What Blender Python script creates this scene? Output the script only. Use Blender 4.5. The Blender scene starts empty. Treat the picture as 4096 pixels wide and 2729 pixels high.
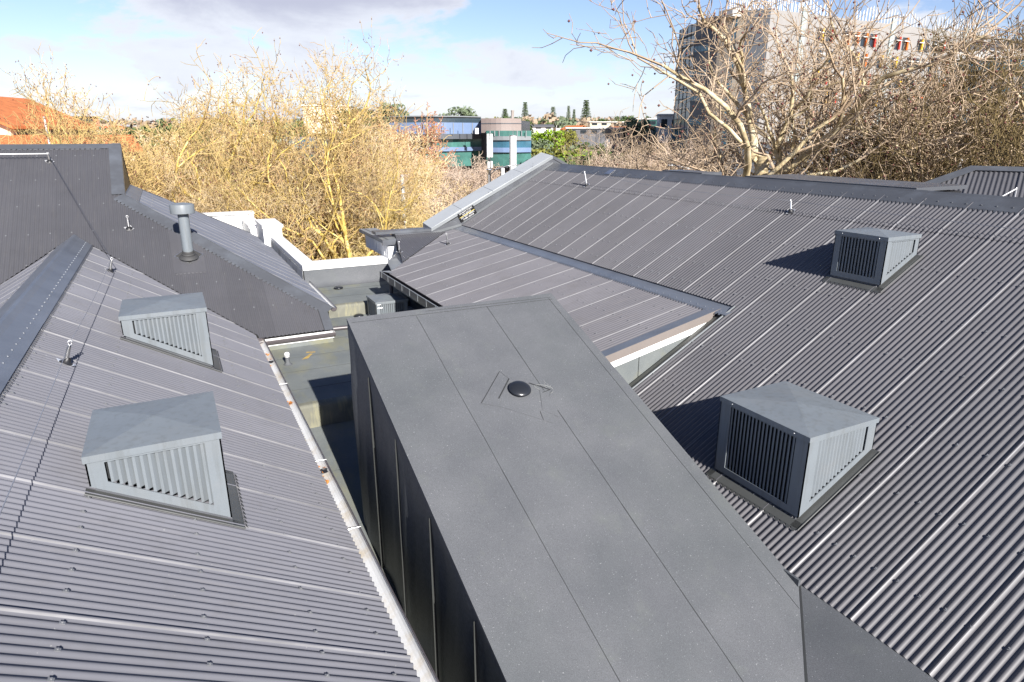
import bpy, bmesh, math, random
from mathutils import Vector, Matrix, noise as mnoise
R = math.radians
random.seed(7)
scn = bpy.context.scene
col = scn.collection
# ------------------------------------------------------------------ camera, sky, sun, exposure
H = 13.0                                   # the lens hovers 13 m above the ground
YAW, PITCH = -27.216, 17.571
cam_d = bpy.data.cameras.new('camera'); cam = bpy.data.objects.new('camera', cam_d); col.objects.link(cam)
cam_d.sensor_width = 36; cam_d.lens = 2610 / 4096 * 36
cam_d.clip_start = 0.1; cam_d.clip_end = 12000
cam.location = (0, 0, H); cam.rotation_euler = (R(90 - PITCH), 0, R(YAW))
scn.camera = cam
SUN_EL = 29.2
LD = Vector((0.010, math.cos(R(SUN_EL)), -math.sin(R(SUN_EL)))).normalized()
sd = bpy.data.lights.new('sun', 'SUN'); sd.energy = 5.0; sd.angle = R(0.5); sd.color = (1, .955, .90)
sun = bpy.data.objects.new('sun', sd); col.objects.link(sun)
sun.rotation_euler = LD.to_track_quat('-Z', 'Y').to_euler(); sun.location = (0, -20, 40)
scn.view_settings.view_transform = 'Standard'; scn.view_settings.look = 'None'
scn.view_settings.gamma = 1; scn.view_settings.exposure = 0.95
try: scn.view_settings.use_curve_mapping = False
except Exception: pass

world = bpy.data.worlds.new('World'); scn.world = world; world.use_nodes = True

class NT:
    """tiny node helper"""
    def __init__(s, nt): s.nt = nt; s.N = nt.nodes; s.L = nt.links
    def n(s, t, **k):
        x = s.N.new(t)
        for a, v in k.items(): setattr(x, a, v)
        return x
    def put(s, sock, v):
        if isinstance(v, bpy.types.NodeSocket): s.L.new(v, sock)
        elif v is not None: sock.default_value = v
    def math(s, op, a, b=None, c=None, clamp=False):
        x = s.n('ShaderNodeMath', operation=op, use_clamp=clamp)
        s.put(x.inputs[0], a)
        if b is not None: s.put(x.inputs[1], b)
        if c is not None: s.put(x.inputs[2], c)
        return x.outputs[0]
    def noise(s, vec, scale, detail=3, rough=.55, dist=0.0):
        x = s.n('ShaderNodeTexNoise'); s.put(x.inputs['Vector'], vec)
        x.inputs['Scale'].default_value = scale; x.inputs['Detail'].default_value = detail
        x.inputs['Roughness'].default_value = rough; x.inputs['Distortion'].default_value = dist
        return x.outputs[0]
    def ramp(s, fac, stops):
        x = s.n('ShaderNodeValToRGB'); s.put(x.inputs[0], fac)
        e = x.color_ramp.elements
        while len(e) < len(stops): e.new(.5)
        for i, (p, c) in enumerate(stops):
            e[i].position = p; e[i].color = (c[0], c[1], c[2], 1) if not isinstance(c, float) else (c, c, c, 1)
        return x.outputs[0]
    def mix(s, f, a, b, mode='MIX'):
        x = s.n('ShaderNodeMix', data_type='RGBA', blend_type=mode)
        s.put(x.inputs[0], f)
        for k, v in ((6, a), (7, b)):
            s.put(x.inputs[k], v if isinstance(v, bpy.types.NodeSocket) else (v[0], v[1], v[2], 1))
        return x.outputs[2]
    def mapping(s, vec, scale=(1, 1, 1), rot=(0, 0, 0), loc=(0, 0, 0)):
        x = s.n('ShaderNodeMapping'); s.put(x.inputs[0], vec)
        x.inputs['Scale'].default_value = scale; x.inputs['Rotation'].default_value = rot; x.inputs['Location'].default_value = loc
        return x.outputs[0]

def build_world():
    t = NT(world.node_tree); t.N.clear()
    out = t.n('ShaderNodeOutputWorld'); bg = t.n('ShaderNodeBackground')
    sky = t.n('ShaderNodeTexSky', sky_type='NISHITA', sun_disc=False)
    sky.sun_elevation = R(SUN_EL); sky.sun_rotation = R(180); sky.altitude = 0
    sky.air_density = 1.0; sky.dust_density = .45; sky.ozone_density = 1.6
    tc = t.n('ShaderNodeTexCoord').outputs['Generated']
    v = t.mapping(tc, rot=(0, 0, R(-YAW)))            # x = right of the view axis, y = ahead, z = up
    sp = t.n('ShaderNodeSeparateXYZ'); t.L.new(v, sp.inputs[0])
    x, y, z = sp.outputs
    # flattened cloud layers: stretch sideways, compress upwards
    cv = t.mapping(v, scale=(1.0, 1.0, 3.0), loc=(.35, 0, .1))
    n1 = t.noise(cv, 5.2, 9, .60, .35)
    n2 = t.noise(t.mapping(v, scale=(1, 1, 2.2), loc=(3.1, 1.2, .4)), 11.0, 7, .62, .3)
    dens = t.math('ADD', t.math('MULTIPLY', n1, .72), t.math('MULTIPLY', n2, .28))
    def blob(cx, cz, sx, sz, amp):                     # a bank of cloud or a clear patch of sky
        a = t.math('MULTIPLY', t.math('SUBTRACT', x, cx), 1 / sx); b = t.math('MULTIPLY', t.math('SUBTRACT', z, cz), 1 / sz)
        d = t.math('ADD', t.math('MULTIPLY', a, a), t.math('MULTIPLY', b, b))
        return t.math('MULTIPLY', t.math('EXPONENT', t.math('MULTIPLY', d, -1)), amp)
    big = t.math('ADD', blob(-.30, .185, .22, .042, .30), blob(-.42, .115, .12, .02, .10))
    extra = t.math('ADD', big, blob(.15, .09, .3, .03, .05))
    extra = t.math('ADD', extra, blob(-.62, .17, .10, .03, -.20))
    extra = t.math('ADD', extra, blob(.14, .16, .20, .05, -.22))
    extra = t.math('ADD', extra, blob(-.25, .085, .5, .03, .06))
    d = t.math('ADD', dens, extra)
    cover = t.n('ShaderNodeMapRange', interpolation_type='SMOOTHSTEP'); t.L.new(d, cover.inputs[0])
    cover.inputs[1].default_value = .485; cover.inputs[2].default_value = .585
    thick = t.n('ShaderNodeMapRange', interpolation_type='SMOOTHSTEP'); t.L.new(t.math('ADD', dens, t.math('MULTIPLY', big, 1.1)), thick.inputs[0])
    thick.inputs[1].default_value = .52; thick.inputs[2].default_value = .86
    ccol = t.mix(thick.outputs[0], (9.2, 9.6, 10.5), (6.0, 6.2, 7.6))
    sat = t.n('ShaderNodeHueSaturation'); sat.inputs['Saturation'].default_value = 1.05; sat.inputs['Value'].default_value = 1.55
    t.L.new(t.mix(1.0, sky.outputs[0], (.97, .93, 1.10), 'MULTIPLY'), sat.inputs['Color'])
    up = t.n('ShaderNodeMapRange'); t.L.new(z, up.inputs[0]); up.inputs[1].default_value = .0; up.inputs[2].default_value = .03
    high = t.n('ShaderNodeMapRange', interpolation_type='SMOOTHSTEP'); t.L.new(z, high.inputs[0]); high.inputs[1].default_value = .20; high.inputs[2].default_value = .34
    high.inputs[3].default_value = .95; high.inputs[4].default_value = .05           # clear overhead
    rear = t.n('ShaderNodeMapRange', interpolation_type='SMOOTHSTEP'); t.L.new(y, rear.inputs[0]); rear.inputs[1].default_value = -.2; rear.inputs[2].default_value = .3; rear.inputs[3].default_value = .25
    cf = t.math('MULTIPLY', t.math('MULTIPLY', cover.outputs[0], high.outputs[0]), t.math('MULTIPLY', up.outputs[0], rear.outputs[0]))
    c = t.mix(cf, sat.outputs[0], ccol)
    hz = t.n('ShaderNodeMapRange', interpolation_type='SMOOTHSTEP'); t.L.new(z, hz.inputs[0]); hz.inputs[1].default_value = -.02; hz.inputs[2].default_value = .10; hz.inputs[3].default_value = .85; hz.inputs[4].default_value = 0
    c = t.mix(hz.outputs[0], c, (8.2, 8.8, 10.2))     # pale air low on the horizon
    zen = t.n('ShaderNodeMapRange', interpolation_type='SMOOTHSTEP'); t.L.new(z, zen.inputs[0]); zen.inputs[1].default_value = .22; zen.inputs[2].default_value = .6; zen.inputs[3].default_value = 1; zen.inputs[4].default_value = .55
    c = t.mix(1.0, c, t.n('ShaderNodeCombineColor').outputs[0], 'MULTIPLY') if False else c
    vm = t.n('ShaderNodeVectorMath', operation='SCALE'); t.L.new(c, vm.inputs[0]); t.L.new(zen.outputs[0], vm.inputs['Scale']); c = vm.outputs[0]
    t.L.new(c, bg.inputs[0]); bg.inputs[1].default_value = .05
    t.L.new(bg.outputs[0], out.inputs[0])
build_world()

# ------------------------------------------------------------------ materials
MATS = {}
def material(name, base, rough=.5, metal=0.0, spec=.5, coat=0.0, var=0.12, vscale=3.0, var2=0.0, v2scale=40.0, tint=None, tscale=.6, tamount=0.0,
             bump=0.0, bscale=60.0, streak=None, alpha=None, rvar=0.0, coord='Object'):
    if name in MATS: return MATS[name]
    m = bpy.data.materials.new(name); m.use_nodes = True
    t = NT(m.node_tree); b = t.N['Principled BSDF']
    tc = t.n('ShaderNodeTexCoord').outputs[coord]
    c = (base[0], base[1], base[2], 1)
    f = t.noise(tc, vscale, 4, .6)
    lo = tuple(x * (1 - var) for x in base); hi = tuple(min(1, x * (1 + var)) for x in base)
    cc = t.ramp(f, [(.3, lo), (.7, hi)])
    if var2:
        g = t.noise(tc, v2scale, 2, .7)
        cc = t.mix(1.0, cc, t.ramp(g, [(.3, 1 - var2), (.7, 1 + var2)]), 'MULTIPLY')
    if tint:
        g = t.noise(t.mapping(tc, loc=(5, 3, 1)), tscale, 5, .65)
        cc = t.mix(t.math('MULTIPLY', t.ramp(g, [(.48, 0.0), (.68, 1.0)]), tamount), cc, tint)
    if streak:
        g = t.noise(t.mapping(tc, scale=streak[1]), streak[2], 4, .6)
        cc = t.mix(t.math('MULTIPLY', t.ramp(g, [(.5, 0.0), (.66, 1.0)]), streak[3]), cc, streak[0])
    t.L.new(cc, b.inputs['Base Color'])
    if rvar:
        t.L.new(t.math('ADD', t.math('MULTIPLY', t.noise(tc, vscale * 2.3, 4, .6), rvar * 2), rough - rvar), b.inputs['Roughness'])
    else: b.inputs['Roughness'].default_value = rough
    b.inputs['Metallic'].default_value = metal
    b.inputs['Specular IOR Level'].default_value = spec
    if coat: b.inputs['Coat Weight'].default_value = coat
    if bump:
        bn = t.n('ShaderNodeBump'); bn.inputs['Strength'].default_value = bump; bn.inputs['Distance'].default_value = .01
        t.L.new(t.noise(tc, bscale, 3, .65), bn.inputs['Height']); t.L.new(bn.outputs[0], b.inputs['Normal'])
    MATS[name] = m
    return m

def membrane_mat():
    m = bpy.data.materials.new('torch_on_membrane'); m.use_nodes = True
    t = NT(m.node_tree); b = t.N['Principled BSDF']
    tc = t.n('ShaderNodeTexCoord').outputs['Object']
    base = t.ramp(t.noise(tc, 1.3, 5, .6), [(.3, (.090, .095, .104)), (.7, (.117, .122, .130))])
    grain = t.ramp(t.noise(tc, 210, 2, .8), [(.28, .5), (.72, 1.6)])
    c = t.mix(1.0, base, grain, 'MULTIPLY')
    scuff = t.math('MULTIPLY', t.ramp(t.noise(t.mapping(tc, loc=(4, 9, 2)), 2.2, 6, .7), [(.56, 0.0), (.74, 1.0)]), .35)
    c = t.mix(scuff, c, (.155, .168, .150))
    wear = t.math('MULTIPLY', t.ramp(t.noise(t.mapping(tc, loc=(1, 2, 7)), .55, 4, .6), [(.45, 0.0), (.7, 1.0)]), .3)
    c = t.mix(wear, c, (.070, .084, .084))
    fl = t.ramp(t.noise(tc, 70, 1, .4), [(.735, 0.0), (.76, 1.0)])
    c = t.mix(t.math('MULTIPLY', fl, .5), c, (.42, .44, .44))
    t.L.new(c, b.inputs['Base Color']); b.inputs['Roughness'].default_value = .8
    b.inputs['Specular IOR Level'].default_value = .35
    bn = t.n('ShaderNodeBump'); bn.inputs['Strength'].default_value = .55; bn.inputs['Distance'].default_value = .006
    t.L.new(t.noise(tc, 170, 2, .7), bn.inputs['Height']); t.L.new(bn.outputs[0], b.inputs['Normal'])
    return m
MEM = membrane_mat()
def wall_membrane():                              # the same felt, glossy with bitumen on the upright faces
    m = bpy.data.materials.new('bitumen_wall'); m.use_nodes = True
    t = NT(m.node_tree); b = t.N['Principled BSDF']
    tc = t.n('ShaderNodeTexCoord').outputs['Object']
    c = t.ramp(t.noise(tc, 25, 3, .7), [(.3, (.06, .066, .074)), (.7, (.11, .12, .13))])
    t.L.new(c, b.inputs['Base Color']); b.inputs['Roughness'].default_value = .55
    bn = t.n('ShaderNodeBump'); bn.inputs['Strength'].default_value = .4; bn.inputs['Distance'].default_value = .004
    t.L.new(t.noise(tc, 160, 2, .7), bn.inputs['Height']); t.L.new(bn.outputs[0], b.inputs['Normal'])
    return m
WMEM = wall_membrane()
def well_mat():                                   # felt with algae and ponding silt
    m = bpy.data.materials.new('weathered_membrane'); m.use_nodes = True
    t = NT(m.node_tree); b = t.N['Principled BSDF']
    tc = t.n('ShaderNodeTexCoord').outputs['Object']
    base = t.ramp(t.noise(tc, 1.0, 5, .6), [(.3, (.115, .130, .135)), (.7, (.175, .190, .185))])
    c = t.mix(1.0, base, t.ramp(t.noise(tc, 190, 2, .8), [(.28, .7), (.72, 1.32)]), 'MULTIPLY')
    alg = t.math('MULTIPLY', t.ramp(t.noise(t.mapping(tc, scale=(1, .55, 1), loc=(2.2, 0, 0)), 1.1, 5, .65), [(.48, 0.0), (.72, 1.0)]), .55)
    c = t.mix(alg, c, (.26, .24, .10))
    t.L.new(c, b.inputs['Base Color']); b.inputs['Roughness'].default_value = .85
    bn = t.n('ShaderNodeBump'); bn.inputs['Strength'].default_value = .5; bn.inputs['Distance'].default_value = .006
    t.L.new(t.noise(tc, 150, 2, .7), bn.inputs['Height']); t.L.new(bn.outputs[0], b.inputs['Normal'])
    return m
WELL = well_mat()
STEP = material('algae_streaked_membrane', (.16, .16, .13), .85, var=.2, vscale=2.5, streak=((.33, .31, .18), (6, 1, 1.0), 1.4, .55), bump=.4, bscale=120)

def roof_mat(name, base, axis, phase, rough=.42):
    m = bpy.data.materials.new(name); m.use_nodes = True
    t = NT(m.node_tree); b = t.N['Principled BSDF']; tc = t.n('ShaderNodeTexCoord').outputs['Object']
    sp = t.n('ShaderNodeSeparateXYZ'); t.L.new(tc, sp.inputs[0]); s_ = sp.outputs[axis]
    k = t.math('FLOOR', t.math('SUBTRACT', t.math('DIVIDE', s_, .762), phase / 10))
    wn = t.n('ShaderNodeTexWhiteNoise', noise_dimensions='1D'); t.L.new(k, wn.inputs['W'])
    c = t.ramp(t.noise(tc, .7, 5, .6), [(.3, tuple(q * .93 for q in base)), (.7, tuple(q * 1.07 for q in base))])
    tone = t.math('ADD', .93, t.math('MULTIPLY', wn.outputs[0], .14))
    vm = t.n('ShaderNodeVectorMath', operation='SCALE'); t.L.new(c, vm.inputs[0]); t.L.new(tone, vm.inputs['Scale']); c = vm.outputs[0]
    sc = (.9, 11, .9) if axis == 1 else (11, .9, .9)
    run = t.math('MULTIPLY', t.ramp(t.noise(t.mapping(tc, scale=sc), 1.6, 4, .65), [(.52, 0.0), (.72, 1.0)]), .28)
    c = t.mix(run, c, tuple(q * 1.35 for q in (base[0] * 1.05, base[1], base[2] * .9)))       # chalky run-off streaks
    dirt = t.math('MULTIPLY', t.ramp(t.noise(t.mapping(tc, loc=(7, 1, 3)), 2.6, 6, .72), [(.55, 0.0), (.72, 1.0)]), .30)
    c = t.mix(dirt, c, (base[0] * .68, base[1] * .66, base[2] * .58))
    lich = t.math('MULTIPLY', t.ramp(t.noise(tc, 34, 2, .5), [(.74, 0.0), (.77, 1.0)]), .45)
    c = t.mix(lich, c, (.34, .35, .33))
    t.L.new(c, b.inputs['Base Color'])
    t.L.new(t.math('ADD', rough - .06, t.math('MULTIPLY', t.noise(tc, 2.1, 4, .6), .14)), b.inputs['Roughness'])
    b.inputs['Specular IOR Level'].default_value = .42
    return m
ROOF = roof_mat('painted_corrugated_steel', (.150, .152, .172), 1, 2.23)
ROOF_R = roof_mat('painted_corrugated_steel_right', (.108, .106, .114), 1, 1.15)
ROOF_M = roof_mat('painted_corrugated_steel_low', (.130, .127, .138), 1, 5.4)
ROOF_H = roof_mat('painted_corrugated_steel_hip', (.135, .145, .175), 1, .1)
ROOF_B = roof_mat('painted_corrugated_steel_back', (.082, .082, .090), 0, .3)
CAP = material('painted_flashing', (.080, .085, .095), .36, spec=.5, var=.08, vscale=1.2, tint=(.17, .19, .22), tscale=1.0, tamount=.35, rvar=.06)
CAPL = material('pale_flashing', (.21, .225, .235), .42, spec=.5, var=.06, vscale=1.5)
DECK = material('roof_deck_board', (.05, .05, .05), .8)
VENT = material('vent_steel', (.168, .190, .208), .45, spec=.45, var=.05, vscale=2.0, tint=(.19, .20, .205), tscale=2.5, tamount=.4, streak=((.10, .105, .10), (9, 9, .8), 1.5, .30))
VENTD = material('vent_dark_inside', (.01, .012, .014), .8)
GUT = material('gutter_inside_pale', (.60, .61, .62), .5, var=.08, vscale=2, tint=(.42, .30, .12), tscale=3, tamount=.5)
GUTD = material('gutter_painted', (.085, .075, .08), .35, spec=.55, var=.08)
WHITE = material('white_paint', (.80, .80, .79), .55, var=.03, vscale=1.5, tint=(.6, .6, .57), tscale=1.3, tamount=.3)
OLDW = material('stained_white_render', (.55, .56, .56), .75, var=.15, vscale=2.0, tint=(.2, .19, .17), tscale=2.2, tamount=.75, bump=.3, bscale=30)
GALV = material('galvanised_steel', (.62, .62, .62), .3, metal=.9, var=.1, vscale=10)
ALLOY = material('bright_alloy', (.85, .85, .84), .28, metal=.6, var=.05)
BLACKR = material('black_rubber', (.02, .02, .022), .45)
DOME = material('dome_plastic', (.018, .020, .024), .28, spec=.6, var=.1)
SEAM = material('seam_bitumen', (.028, .030, .031), .7)
SCUFF = material('scuffed_felt', (.30, .31, .30), .8)
RUST = material('leaf_rust', (.50, .19, .04), .8, var=.3, vscale=20)
MOSS = material('moss_yellow', (.46, .37, .10), .9, var=.3, vscale=30)
SIGNB = material('sign_black', (.006, .006, .007), .35)
SIGNW = material('sign_white', (.8, .8, .8), .5)
SIGNY = material('sign_yellow', (.75, .62, .15), .5)
WIRE = material('steel_wire', (.30, .31, .34), .35, metal=.4)
FUTURE = {}

# ------------------------------------------------------------------ object helpers
def link(name, me, mat=None, parent=None, smooth=False, angle=None):
    o = bpy.data.objects.new(name, me); col.objects.link(o)
    if mat is not None:
        for mm in (mat if isinstance(mat, (list, tuple)) else [mat]): me.materials.append(mm)
    if smooth:
        me.shade_smooth()
        if angle: me.set_sharp_from_angle(angle=R(angle))
    if parent is not None: o.parent = parent
    return o
def empty(name, loc=(0, 0, 0), rz=0.0):
    o = bpy.data.objects.new(name, None); col.objects.link(o); o.location = loc; o.rotation_euler = (0, 0, rz); o.empty_display_size = .2
    return o
def tag(o, label, cat, group=None, kind=None):
    if label: o['label'] = label
    if cat: o['category'] = cat
    if group: o['group'] = group
    if kind: o['kind'] = kind
    return o
def copy_tree(o, parent=None):
    c = o.copy(); col.objects.link(c)
    if parent is not None: c.parent = parent
    for ch in list(o.children): copy_tree(ch, c)
    return c

class MB:
    def __init__(s): s.v = []; s.f = []; s.mi = []; s.m = 0
    def add(s, vs, fs):
        b = len(s.v); s.v += [tuple(p) for p in vs]
        for f in fs: s.f.append(tuple(i + b for i in f)); s.mi.append(s.m)
    def quad(s, *p): s.add(p, [tuple(range(len(p)))])
    def box(s, x0, x1, y0, y1, z0, z1):
        s.add([(x0, y0, z0), (x1, y0, z0), (x1, y1, z0), (x0, y1, z0), (x0, y0, z1), (x1, y0, z1), (x1, y1, z1), (x0, y1, z1)],
              [(0, 3, 2, 1), (4, 5, 6, 7), (0, 1, 5, 4), (1, 2, 6, 5), (2, 3, 7, 6), (3, 0, 4, 7)])
    def prism(s, poly, off):                       # polygon extruded by a vector
        n = len(poly); off = Vector(off); a = [Vector(p) for p in poly]; b = [p + off for p in a]
        s.add(a + b, [tuple(range(n - 1, -1, -1)), tuple(range(n, 2 * n))] + [(i, (i + 1) % n, n + (i + 1) % n, n + i) for i in range(n)])
    def slab(s, poly, th):                         # polygon given on its upper face, thickened downwards along its normal
        a = [Vector(p) for p in poly]; n = (a[1] - a[0]).cross(a[2] - a[0]).normalized()
        if n.z < 0: a.reverse(); n = -n
        s.prism([p - n * th for p in a], n * th)
    def tube(s, pts, r, k=8, caps=True):
        pts = [Vector(p) for p in pts]; n = len(pts); rr = r if isinstance(r, (list, tuple)) else [r] * n
        vs = []; up = None
        for i, p in enumerate(pts):
            d = (pts[min(i + 1, n - 1)] - pts[max(i - 1, 0)]).normalized()
            if up is None: up = Vector((0, 0, 1)) if abs(d.z) < .9 else Vector((1, 0, 0))
            a = d.cross(up).normalized(); b = a.cross(d)
            for j in range(k):
                t = 2 * math.pi * j / k; vs.append(p + (a * math.cos(t) + b * math.sin(t)) * rr[i])
        fs = [(i * k + j, i * k + (j + 1) % k, (i + 1) * k + (j + 1) % k, (i + 1) * k + j) for i in range(n - 1) for j in range(k)]
        if caps: fs += [tuple(range(k - 1, -1, -1)), tuple(range((n - 1) * k, n * k))]
        s.add(vs, fs)
    def lathe(s, prof, c=(0, 0, 0), k=24, ax=None):
        c = Vector(c); q = (Vector(ax).normalized().to_track_quat('Z', 'Y')) if ax is not None else None
        vs = []
        for r, z in prof:
            for j in range(k):
                t = 2 * math.pi * j / k; p = Vector((r * math.cos(t), r * math.sin(t), z))
                vs.append(c + (q @ p if q else p))
        n = len(prof)
        fs = [(i * k + j, i * k + (j + 1) % k, (i + 1) * k + (j + 1) % k, (i + 1) * k + j) for i in range(n - 1) for j in range(k)]
        s.add(vs, fs)
    def build(s, name, mat=None, parent=None, smooth=False, angle=None, origin=None):
        me = bpy.data.meshes.new(name)
        v = s.v
        if origin is not None: v = [(p[0] - origin[0], p[1] - origin[1], p[2] - origin[2]) for p in v]
        me.from_pydata(v, [], s.f)
        if len(set(s.mi)) > 1: me.polygons.foreach_set('material_index', s.mi)
        me.update()
        return link(name, me, mat, parent, smooth, angle)

# corrugated sheet: s runs across the ribs, t runs down the slope
def corrugated(name, O, S, T, s0, s1, trange, mat, parent, lift=0.0, pitch=.0762, amp=.0098, lap=10, phase=0.0, screws=(), every=3, seed=1, lapstep=.009, lapdir=1, dense=10):
    rnd = random.Random(seed)
    O, S, T = Vector(O), Vector(S).normalized(), Vector(T).normalized(); N = S.cross(T).normalized()
    if N.z < 0: N = -N
    mb = MB(); k0 = math.floor(s0 / pitch) - 1; k1 = math.ceil(s1 / pitch) + 1
    prev = None; waver = {}
    def hh(s):
        return amp * math.cos(2 * math.pi * (s / pitch - phase))
    ss = []
    n = int((s1 - s0) / pitch * dense)
    for i in range(n + 1):
        ss.append((s0 + (s1 - s0) * i / n, 0))
    # lapped rib: the upper sheet's edge stands proud of the rib beneath it
    out = []
    for s, _ in ss:
        ph = s / pitch - phase; kk = round(ph); fr = (ph - kk) * lapdir
        e = 0.0
        if lap and kk % lap == 0 and fr > -.22: e = lapstep * (1 - max(0, fr) * 1.6)
        out.append((s, e))
    pe = None; rows = []; glint_rows = set()
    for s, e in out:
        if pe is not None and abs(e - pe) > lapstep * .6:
            if e > pe: rows.append((s - .005 * lapdir, pe)); glint_rows.add(len(rows) - 1)
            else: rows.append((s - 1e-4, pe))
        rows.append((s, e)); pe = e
    nt = 5
    vs = []; cnt = 0; colm = []
    for s, e in rows:
        tr = trange(s)
        if tr is None or tr[1] - tr[0] < .004: colm.append(None); continue
        c = []
        for j in range(nt):
            t = tr[0] + (tr[1] - tr[0]) * j / (nt - 1)
            w = .0012 * mnoise.noise(Vector((s * .7 + seed, t * 1.3, 0)))
            c.append(O + S * s + T * t + N * (hh(s) + e + lift + w))
        mb.v += [tuple(p) for p in c]; colm.append(cnt); cnt += nt
    for q_, (a, b) in enumerate(zip(colm, colm[1:])):
        if a is None or b is None: continue
        for j in range(nt - 1):
            mb.f.append((a + j, b + j, b + j + 1, a + j + 1)); mb.mi.append(2 if q_ in glint_rows else 0)
    # roofing screws with their square washers, on the rib crests
    for t in screws:
        kk = k0 + rnd.randint(0, 2)
        while kk < k1:
            s = (kk + phase) * pitch
            if s0 < s < s1:
                tr = trange(s)
                if tr and tr[0] + .03 < t < tr[1] - .02:
                    p = O + S * s + T * (t + rnd.uniform(-.012, .012)) + N * (amp + lift + .001)
                    a, b = T * .016, S * .013
                    mb.m = 1
                    mb.prism([p - a - b, p + a - b, p + a + b, p - a + b], N * .003)
                    mb.prism([p + (T * math.cos(q * math.pi / 3) + S * math.sin(q * math.pi / 3)) * .0065 + N * .003 for q in range(6)], N * .008)
                    mb.m = 0
            kk += (every, every, every + 1)[rnd.randint(0, 2)] if every > 1 else 1
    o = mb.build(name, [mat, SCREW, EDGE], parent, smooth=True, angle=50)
    return o
EDGE = material('lap_glint_strip', (.17, .17, .178), .45, spec=.5, var=.35, vscale=1.5)  # paler strip at each lap: the glint along the lapped rib, painted in
SCREW = material('roofing_screw', (.17, .175, .185), .35, spec=.6)

def deck(name, poly, parent, th=.08, mat=None):
    mb = MB(); mb.slab(poly, th); return mb.build(name, mat or DECK, parent)

# crimped edge of a flashing laid over the ribs (turned down in each valley)
def crimps(mb, a, b, down, n_up, pitch=.0762, amp=.0085):
    a, b = Vector(a), Vector(b); L = (b - a).length; d = (b - a) / L; down = Vector(down).normalized(); n_up = Vector(n_up).normalized()
    k = int(L / pitch)
    for i in range(k):
        c = a + d * (pitch * (i + .5))
        w = pitch * .40
        mb.quad(c - d * w + n_up * .012, c + d * w + n_up * .012, c + d * w * .62 + down * .032 - n_up * .004, c - d * w * .62 + down * .032 - n_up * .004)

def strip(mb, pts, width_dir, w, th, up=(0, 0, 1)):
    """a flat bar following pts"""
    pts = [Vector(p) for p in pts]; wd = Vector(width_dir).normalized() * w / 2; up = Vector(up).normalized() * th
    for p, q in zip(pts, pts[1:]): mb.prism([p - wd, q - wd, q + wd, p + wd], up)

# rivet heads along a line
def rivets(mb, a, b, step, n, r=.011, jitter=0):
    a, b = Vector(a), Vector(b); L = (b - a).length; d = (b - a) / L; n = Vector(n).normalized()
    i = 0; s = step / 2
    while s < L:
        mb.lathe([(r * 1.5, 0), (r * 1.5, .003), (r, .004), (r * .8, .011), (.0005, .013)], a + d * (s + random.uniform(-1, 1) * jitter), 7, n)
        s += step

# ------------------------------------------------------------------ roof planes (camera at the origin; the whole scene is lifted by H at the end)
tn = lambda a: math.tan(R(a))
zL = lambda x: -3.86 - (x - 1.163) * .5797                 # near left wing, falls to +X
zL2 = lambda y: -3.89 + (y - 13.46) * .577                 # hipped wing, falls to -Y
zR = lambda x: -2.806 + (x - 8.40) * tn(28.3)              # main wing, falls to -X
zM = lambda x: -2.88 - .209 * (8.4 - x)                    # low-pitched wing below it
zN = lambda y: -2.99 + .209 * (y - 19.88)
zB = lambda y: -4.479 + (y - 3.70) * tn(21.5)              # sloping felt-covered block
cL, sL = math.cos(R(30.1)), math.sin(R(30.1))
# ================================================================== NEAR LEFT WING
wing = tag(empty('gabled_building', (-1.9, 6, -3.9)), 'near left wing under grey corrugated roof with pale gutter and ridge cap', 'building')
def under(root):                                # parts are modelled in scene coordinates; hang them on their thing without moving them
    inv = Matrix.Translation(root.location).inverted()
    for ch in root.children: ch.matrix_parent_inverse = inv
xr = -1.92
LP2 = 30.1
def rangeL(s):
    te = (1.155 - xr) / cL
    xm = 1.163 + (-3.86 - zL2(s)) / .5797
    return (.12, min(te, (xm + .03 - xr) / cL))
corrugated('roof_sheeting', (xr, 0, zL(xr)), (0, 1, 0), (cL, 0, -sL), 0.5, 16.6, rangeL, ROOF, wing, phase=2.23, seed=3,
           screws=[(x - xr) / cL for x in (-1.56, -.89, -.19, .5, .97)], every=3, lapstep=.010)
corrugated('roof_sheeting', (xr, 0, zL(xr)), (0, 1, 0), (-cL, 0, -sL), 0.5, 16.6,
           lambda s: (.12, min(3.6, (xr - (xr - ((zL2(s) - zL(xr)) / -.58))) / cL + .03)) if zL2(s) < zL(xr) else None, ROOF, wing, phase=2.23, seed=4, screws=(.45, 1.2, 2.0), every=3)
zx = zL(xr)
deck('roof_deck', [(xr, .5, zx - .03), (1.11, .5, zL(1.11) - .03), (1.11, 13.4, zL(1.11) - .03), (xr, 16.5, zx - .03)], wing)
deck('roof_deck', [(xr, .5, zx - .031), (xr, 16.5, zx - .031), (-5.1, 11.5, zx - .031 - 3.18 * .58), (-5.1, .5, zx - .031 - 3.18 * .58)], wing)
mb = MB()                                       # ridge cap: two wings and a rolled crown, in two overlapping lengths
for y0, y1, up in ((.5, 9.55, .004), (9.5, 16.62, 0)):
    pr = [(-1.60, zL(-1.60) + .030 + up), (-1.83, zL(-1.83) + .036 + up), (-1.89, zx + .035 + up), (-1.92, zx + .046 + up), (-1.95, zx + .035 + up), (-2.01, zL(-1.83) + .036 + up), (-2.22, zL(-1.62) + .030 + up)]
    for a, b in zip(pr, pr[1:]):
        mb.quad((a[0], y0, a[1]), (b[0], y0, b[1]), (b[0], y1, b[1]), (a[0], y1, a[1]))
        mb.quad((a[0], y0, a[1] - .004), (a[0], y1, a[1] - .004), (b[0], y1, b[1] - .004), (b[0], y0, b[1] - .004))
nL = Vector((sL, 0, cL)); nLb = Vector((-sL, 0, cL))
crimps(mb, (-1.60, .5, zL(-1.60) + .018), (-1.60, 16.4, zL(-1.60) + .018), (cL, 0, -sL), nL)
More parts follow.
